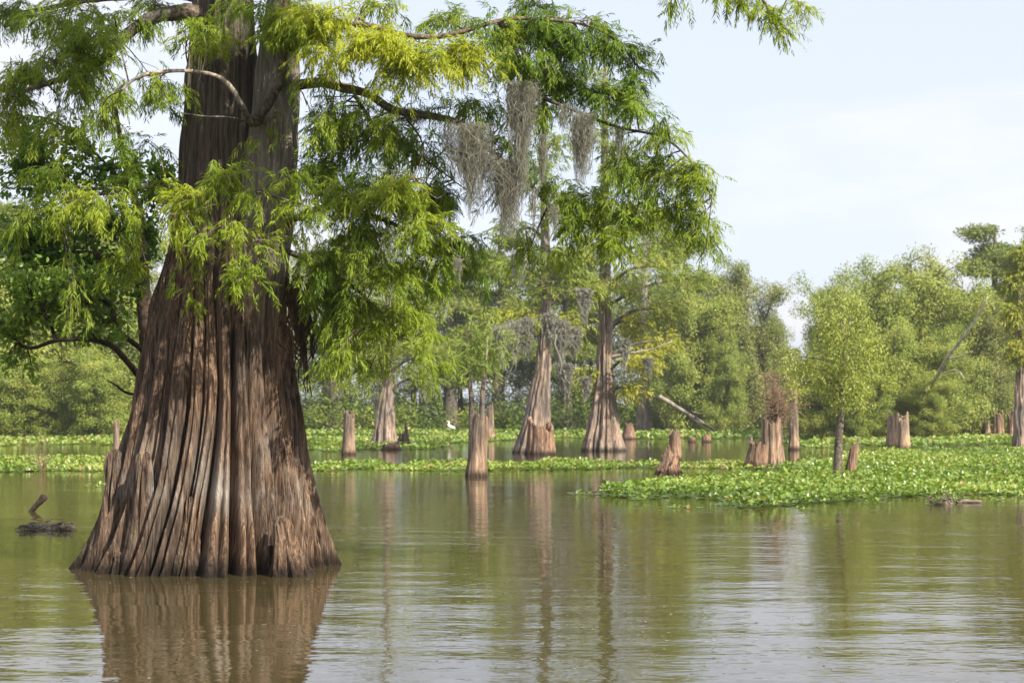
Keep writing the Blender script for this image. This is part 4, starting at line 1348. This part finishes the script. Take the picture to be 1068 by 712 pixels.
tag(mb.build('undergrowth', M['shrub_leaf'], smooth=False), 'tangle of low shrubs along the foot of the far bank', 'undergrowth', kind='stuff')


# ------------------------------------------------------------------ water hyacinth
def inpoly(P, x, y):
    ins = np.zeros(len(x), bool)
    n = len(P)
    for a in range(n):
        x0, y0 = P[a]
        x1, y1 = P[(a + 1) % n]
        c = ((y0 > y) != (y1 > y)) & (x < (x1 - x0) * (y - y0) / (y1 - y0 + 1e-12) + x0)
        ins ^= c
    return ins


def raft(poly, per_m2, size, hmax, label, holes=.0, seed=0, edge=1.0):
    pw = [on_water(*q)[:2] for q in poly]
    P = np.array(smooth_path(np.vstack([pw, pw[:1]]), len(pw) * 4))[:-1]
    x0, y0 = P.min(0)
    x1, y1 = P.max(0)
    n = int((x1 - x0) * (y1 - y0) * per_m2)
    x, y = rng.uniform(x0, x1, n), rng.uniform(y0, y1, n)
    jx = x + .8 * edge * vnoise(np.stack([x * 1.1, y * .7, 0 * x + seed], -1))
    jy = y + 2.2 * edge * vnoise(np.stack([x * .7, y * .5, 0 * x + 5 + seed], -1))
    k = inpoly(P, jx, jy)
    if holes:
        k &= vnoise(np.stack([x * .28, y * .11, 0 * x + 9 + seed], -1)) > -1 + holes * 2
    x, y = x[k], y[k]
    n = len(x)
    hv = np.clip(.62 + .62 * vnoise(np.stack([x * .9, y * .6, 0 * x + 2], -1)), .15, 1.2)
    h = rng.uniform(.15, 1, n) * hmax * hv
    a = rng.uniform(0, 2 * np.pi, n)
    el = rng.uniform(-.2, 1.1, n)
    D = np.stack([np.cos(a) * np.cos(el), np.sin(a) * np.cos(el), np.sin(el)], -1)
    Nn = np.stack([-np.cos(a) * np.sin(el), -np.sin(a) * np.sin(el), np.cos(el)], -1) + rng.normal(0, .25, (n, 3))
    sz = size * rng.uniform(.5, 1.5, n)
    tint = .5 + .30 * vnoise(np.stack([x * .5, y * .25, 0 * x + 4], -1)) + rng.normal(0, .15, n)
    tint = np.where(rng.random(n) < .05 + .12 * (vnoise(np.stack([x * .35, y * .2, 0 * x + 14], -1)) > .45), 1.0, np.clip(tint, 0, .9))
    mb = MB()
    leaves(mb, np.stack([x, y, h], -1), D, Nn, sz, sz * .8, tint, cup=.1)
    # low submerged leaves and stems close the mat underneath
    m_ = n // 3
    sel = rng.integers(0, n, m_)
    pb = np.stack([x[sel] + rng.normal(0, .1, m_), y[sel] + rng.normal(0, .1, m_), rng.uniform(.012, .03, m_)], -1)
    aa = rng.uniform(0, 2 * np.pi, m_)
    leaves(mb, pb, np.stack([np.cos(aa), np.sin(aa), 0 * aa + .05], -1), np.array([0, 0, 1.0]) + rng.normal(0, .1, (m_, 3)), size * 2.0, size * 1.8, .1 + 0 * aa, cup=.02)
    o = mb.build('hyacinth_mat', M['hyacinth'], smooth=False)
    return tag(o, label, 'water plants', kind='stuff')


raft([(618, 512), (650, 507), (700, 502), (760, 498), (815, 490), (860, 480), (900, 474), (980, 471), (1120, 470), (1140, 516), (1068, 517), (960, 517), (880, 521), (835, 526), (800, 531), (758, 530), (742, 522), (690, 518), (640, 518)],
     165, .085, .22, 'big bright raft of water hyacinth spreading before the tan stump pair', holes=.10, seed=1, edge=.6)
raft([(322, 487), (360, 484), (430, 483), (520, 484), (620, 484), (690, 485), (800, 483), (815, 487), (740, 489), (650, 489), (560, 490), (470, 491), (400, 491), (335, 490)],
     105, .095, .16, 'narrow hyacinth raft running past the hollow stump to the split stump', holes=.27, seed=2, edge=.7)
raft([(-80, 481), (60, 480), (150, 480), (190, 486), (150, 491), (60, 492), (-80, 493)],
     105, .095, .19, 'hyacinth raft behind the driftwood, on the shaded side of the big cypress', holes=.15, seed=3, edge=.6)
raft([(-120, 459), (40, 458), (170, 457), (250, 459), (330, 459), (345, 464), (200, 466), (100, 463), (-120, 466)],
     26, .19, .22, 'far hyacinth strip along the bank beyond the driftwood', holes=.2, seed=4, edge=1.5)
raft([(318, 460), (420, 455), (520, 454), (600, 455), (640, 458), (590, 461), (525, 463), (470, 463), (430, 469), (370, 470), (320, 470)],
     26, .18, .20, 'patchy far hyacinth strip around the black rotten stump', holes=.38, seed=5, edge=1.5)
raft([(200, 452), (420, 450), (640, 450.5), (700, 452), (780, 451), (850, 452), (850, 456), (760, 457), (690, 458.5), (640, 456), (420, 453), (200, 455)],
     12, .27, .28, 'farthest pale hyacinth strip at the foot of the woods', holes=.25, seed=6, edge=2.5)
raft([(835, 462), (900, 459), (1000, 457), (1120, 456), (1130, 462), (1000, 464), (930, 466), (870, 467), (835, 466)],
     26, .19, .2, 'far hyacinth strip below the willows', holes=.22, seed=7, edge=1.5)
raft([(90, 506), (110, 505), (112, 508), (95, 509)], 30, .10, .06, 'tiny drifting hyacinth sprig beside the big cypress knee', seed=8, edge=.1)


# ------------------------------------------------------------------ floating wood and debris
def wood_bit(pts, r0, r1, label, name='driftwood', cat='driftwood', mat='driftwood', extra=()):
    mb = MB()
    P = smooth_path(pts, 14)
    tube(mb, P, np.linspace(r0, r1, 14), 8, rough=.3)
    for (e, a, b) in extra:
        tube(mb, smooth_path(e, 6), np.linspace(a, b, 6), 5)
    o = mb.build(name, M[mat], origin=np.asarray(pts[0]))
    return tag(o, label, cat)


y0 = on_water(36, 533)[1]
wood_bit([at(28, 538, y0), at(34, 531, y0), at(40, 525, y0), at(47, 517, y0)], .030, .062, 'dark broken branch stub poking up out of the water', mat='limb_dark')
y0 = on_water(645, 551)[1]
wood_bit([at(642, 556, y0), at(643, 550, y0), at(644, 545, y0)], .010, .006, 'tiny forked twig poking from the open water in front of the big leafy raft', name='twig', cat='twig',
         extra=[([at(643, 552, y0), at(646, 549, y0), at(650, 546, y0)], .009, .005)])


def debris(px, py, wpx, hpx, n, label, green=0):
    c = on_water(px, py)
    s_ = c[1] / F
    mb = MB()
    for k_ in range(n):
        a = rng.uniform(0, np.pi)
        l = rng.uniform(.1, .4) * wpx * s_ * .5
        q = np.array([rng.uniform(-.48, .48) * wpx, rng.normal(0, wpx * .18), abs(rng.normal(0, hpx * .4))]) * s_
        d = np.array([math.cos(a), math.sin(a), rng.normal(0, .25)]) * l
        tube(mb, smooth_path([q - d * .5, q + (0, 0, .02), q + d * .5], 5), np.linspace(.014, .005, 5), 4)
    # sodden core
    th = np.linspace(0, 2 * np.pi, 40, endpoint=False)
    rows = []
    for f_, z_ in ((1, -.03), (.95, .02), (.7, .6), (.35, .9), (.05, 1)):
        nn = 1 + .3 * vnoise(np.stack([np.cos(th) * 2, np.sin(th) * 2, 0 * th + f_ * 3 + px], -1))
        rows.append(np.stack([np.cos(th) * wpx * .26 * f_ * nn * s_, np.sin(th) * wpx * .22 * f_ * nn * s_, np.where(z_ > .1, z_ * hpx * .6 * s_ * nn, z_) + 0 * th], -1))
    V = np.concatenate(rows)
    i = np.arange(4)[:, None] * 40
    j = np.arange(40)[None]
    kk = (j + 1) % 40
    mb.add(V, [np.stack([i + j, i + kk, i + kk + 40, i + j + 40], -1).reshape(-1, 4), np.arange(160, 200)[None]])
    o = mb.build('driftwood_heap', M['driftwood'], smooth=False)
    o.location = c
    return tag(o, label, 'driftwood')


debris(50, 552, 58, 7, 120, 'low tangle of sodden sticks floating beside the big cypress')
debris(985, 526, 34, 12, 60, 'dark sodden heap floating in front of the big hyacinth raft')
y0 = on_water(1000, 524)[1]
wood_bit([at(997, 523, y0), at(1008, 522.5, y0), at(1024, 523, y0)], .045, .03, 'short black log floating flat beside the sodden heap', name='floating_log', cat='log')
raft([(968, 524), (985, 517), (1000, 519), (998, 525), (975, 527)], 40, .10, .16, 'small hyacinth sprig growing on the floating sodden heap', seed=11, edge=.1)

mb = MB()
n = 2600
px_, py_ = rng.uniform(-40, 1110, n), 478 + 260 * rng.random(n) ** 1.3
pts = np.array([on_water(a, b_, .003) for a, b_ in zip(px_, py_)])
k = vnoise(np.stack([pts[:, 0] * .35, pts[:, 1] * .22, 0 * px_], -1)) + rng.normal(0, .3, n) > .05
pts = pts[k]
aa = rng.uniform(0, 2 * np.pi, len(pts))
leaves(mb, pts, np.stack([np.cos(aa), np.sin(aa), 0 * aa], -1), np.array([0, 0, 1.0]) + rng.normal(0, .05, (len(pts), 3)), rng.uniform(.012, .05, len(pts)), rng.uniform(.01, .022, len(pts)), rng.uniform(0, 1, len(pts)), cup=.04)
tag(mb.build('duckweed', M['fleck'], smooth=False), 'flecks of duckweed and fallen leaf bits drifting on the water', 'duckweed', kind='stuff')

for k_, (x_, y_) in enumerate([(664, 521), (712, 530), (838, 531), (905, 524), (610, 516), (1040, 520)]):
    sp_ = raft([(x_ - 9, y_), (x_ - 3, y_ - 1.6), (x_ + 8, y_ - 1), (x_ + 10, y_ + .8), (x_, y_ + 1.6)], 60, .08, .07, 'stray hyacinth sprig drifting off the edge of the big raft', seed=20 + k_, edge=.1)
    sp_['group'] = 'stray sprigs off the big raft'

# white egret on the far strip
c = on_water(470, 452.3)
eg = empty('egret', c)
tag(eg, 'white egret standing upright on the far leafy strip', 'bird')
mb = MB()
# body, neck and head in one surface
P = smooth_path([(-.42, 0, .42), (-.25, 0, .50), (0, 0, .58), (.16, 0, .68), (.20, 0, .80), (.13, 0, .92), (.17, 0, 1.02), (.25, 0, 1.04), (.30, 0, 1.035)], 40)
rr = np.interp(np.linspace(0, 1, 40), [0, .12, .3, .42, .52, .7, .82, .9, .96, 1], [.02, .10, .15, .10, .05, .04, .04, .055, .04, .015])
tube(mb, P, rr, 14)
mb.build('body', M['white'], eg)
mb = MB()
tube(mb, smooth_path([(.29, 0, 1.035), (.36, 0, 1.03), (.43, 0, 1.02)], 6), np.linspace(.018, .004, 6), 8)
mb.build('bill', M['bill'], eg)
for s__ in (-.05, .05):
    mb = MB()
    tube(mb, smooth_path([(-.02, s__, .47), (-.05, s__, .22), (-.02, s__, -.05)], 8), [.014] * 8, 6)
    mb.build('leg', M['leg'], eg)
eg.rotation_euler = (0, 0, R(200))

# ------------------------------------------------------------------ haze
mb = MB()
box(mb, (-160, -25, -2.6), (160, 235, 27))
hz = mb.build('haze', M['white'], smooth=False)
m, nt, N, L = new_mat('humid_air')
v = node(nt, 'ShaderNodeVolumePrincipled')
v.inputs['Color'].default_value = (.90, .95, 1.0, 1)
v.inputs['Density'].default_value = .00028
v.inputs['Anisotropy'].default_value = .3
o = node(nt, 'ShaderNodeOutputMaterial')
L.new(v.outputs[0], o.inputs['Volume'])
hz.data.materials.clear()
hz.data.materials.append(m)
tag(hz, 'thin humid summer haze over the swamp', 'haze', kind='stuff')

# ------------------------------------------------------------------ render settings
S.render.engine = 'CYCLES'
S.cycles.max_bounces = 8
S.cycles.diffuse_bounces = 5
S.cycles.glossy_bounces = 3
S.cycles.transmission_bounces = 5
S.cycles.volume_bounces = 1
S.cycles.transparent_max_bounces = 4
S.cycles.caustics_reflective = False
S.cycles.caustics_refractive = False
S.cycles.sample_clamp_indirect = 6
S.cycles.use_denoising = True
try:
    S.cycles.denoiser = 'OPENIMAGEDENOISE'
except Exception:
    pass
S.view_settings.view_transform = 'Standard'
S.view_settings.look = 'None'
S.view_settings.exposure = 0.90
S.view_settings.gamma = 1
S.view_settings.use_curve_mapping = False
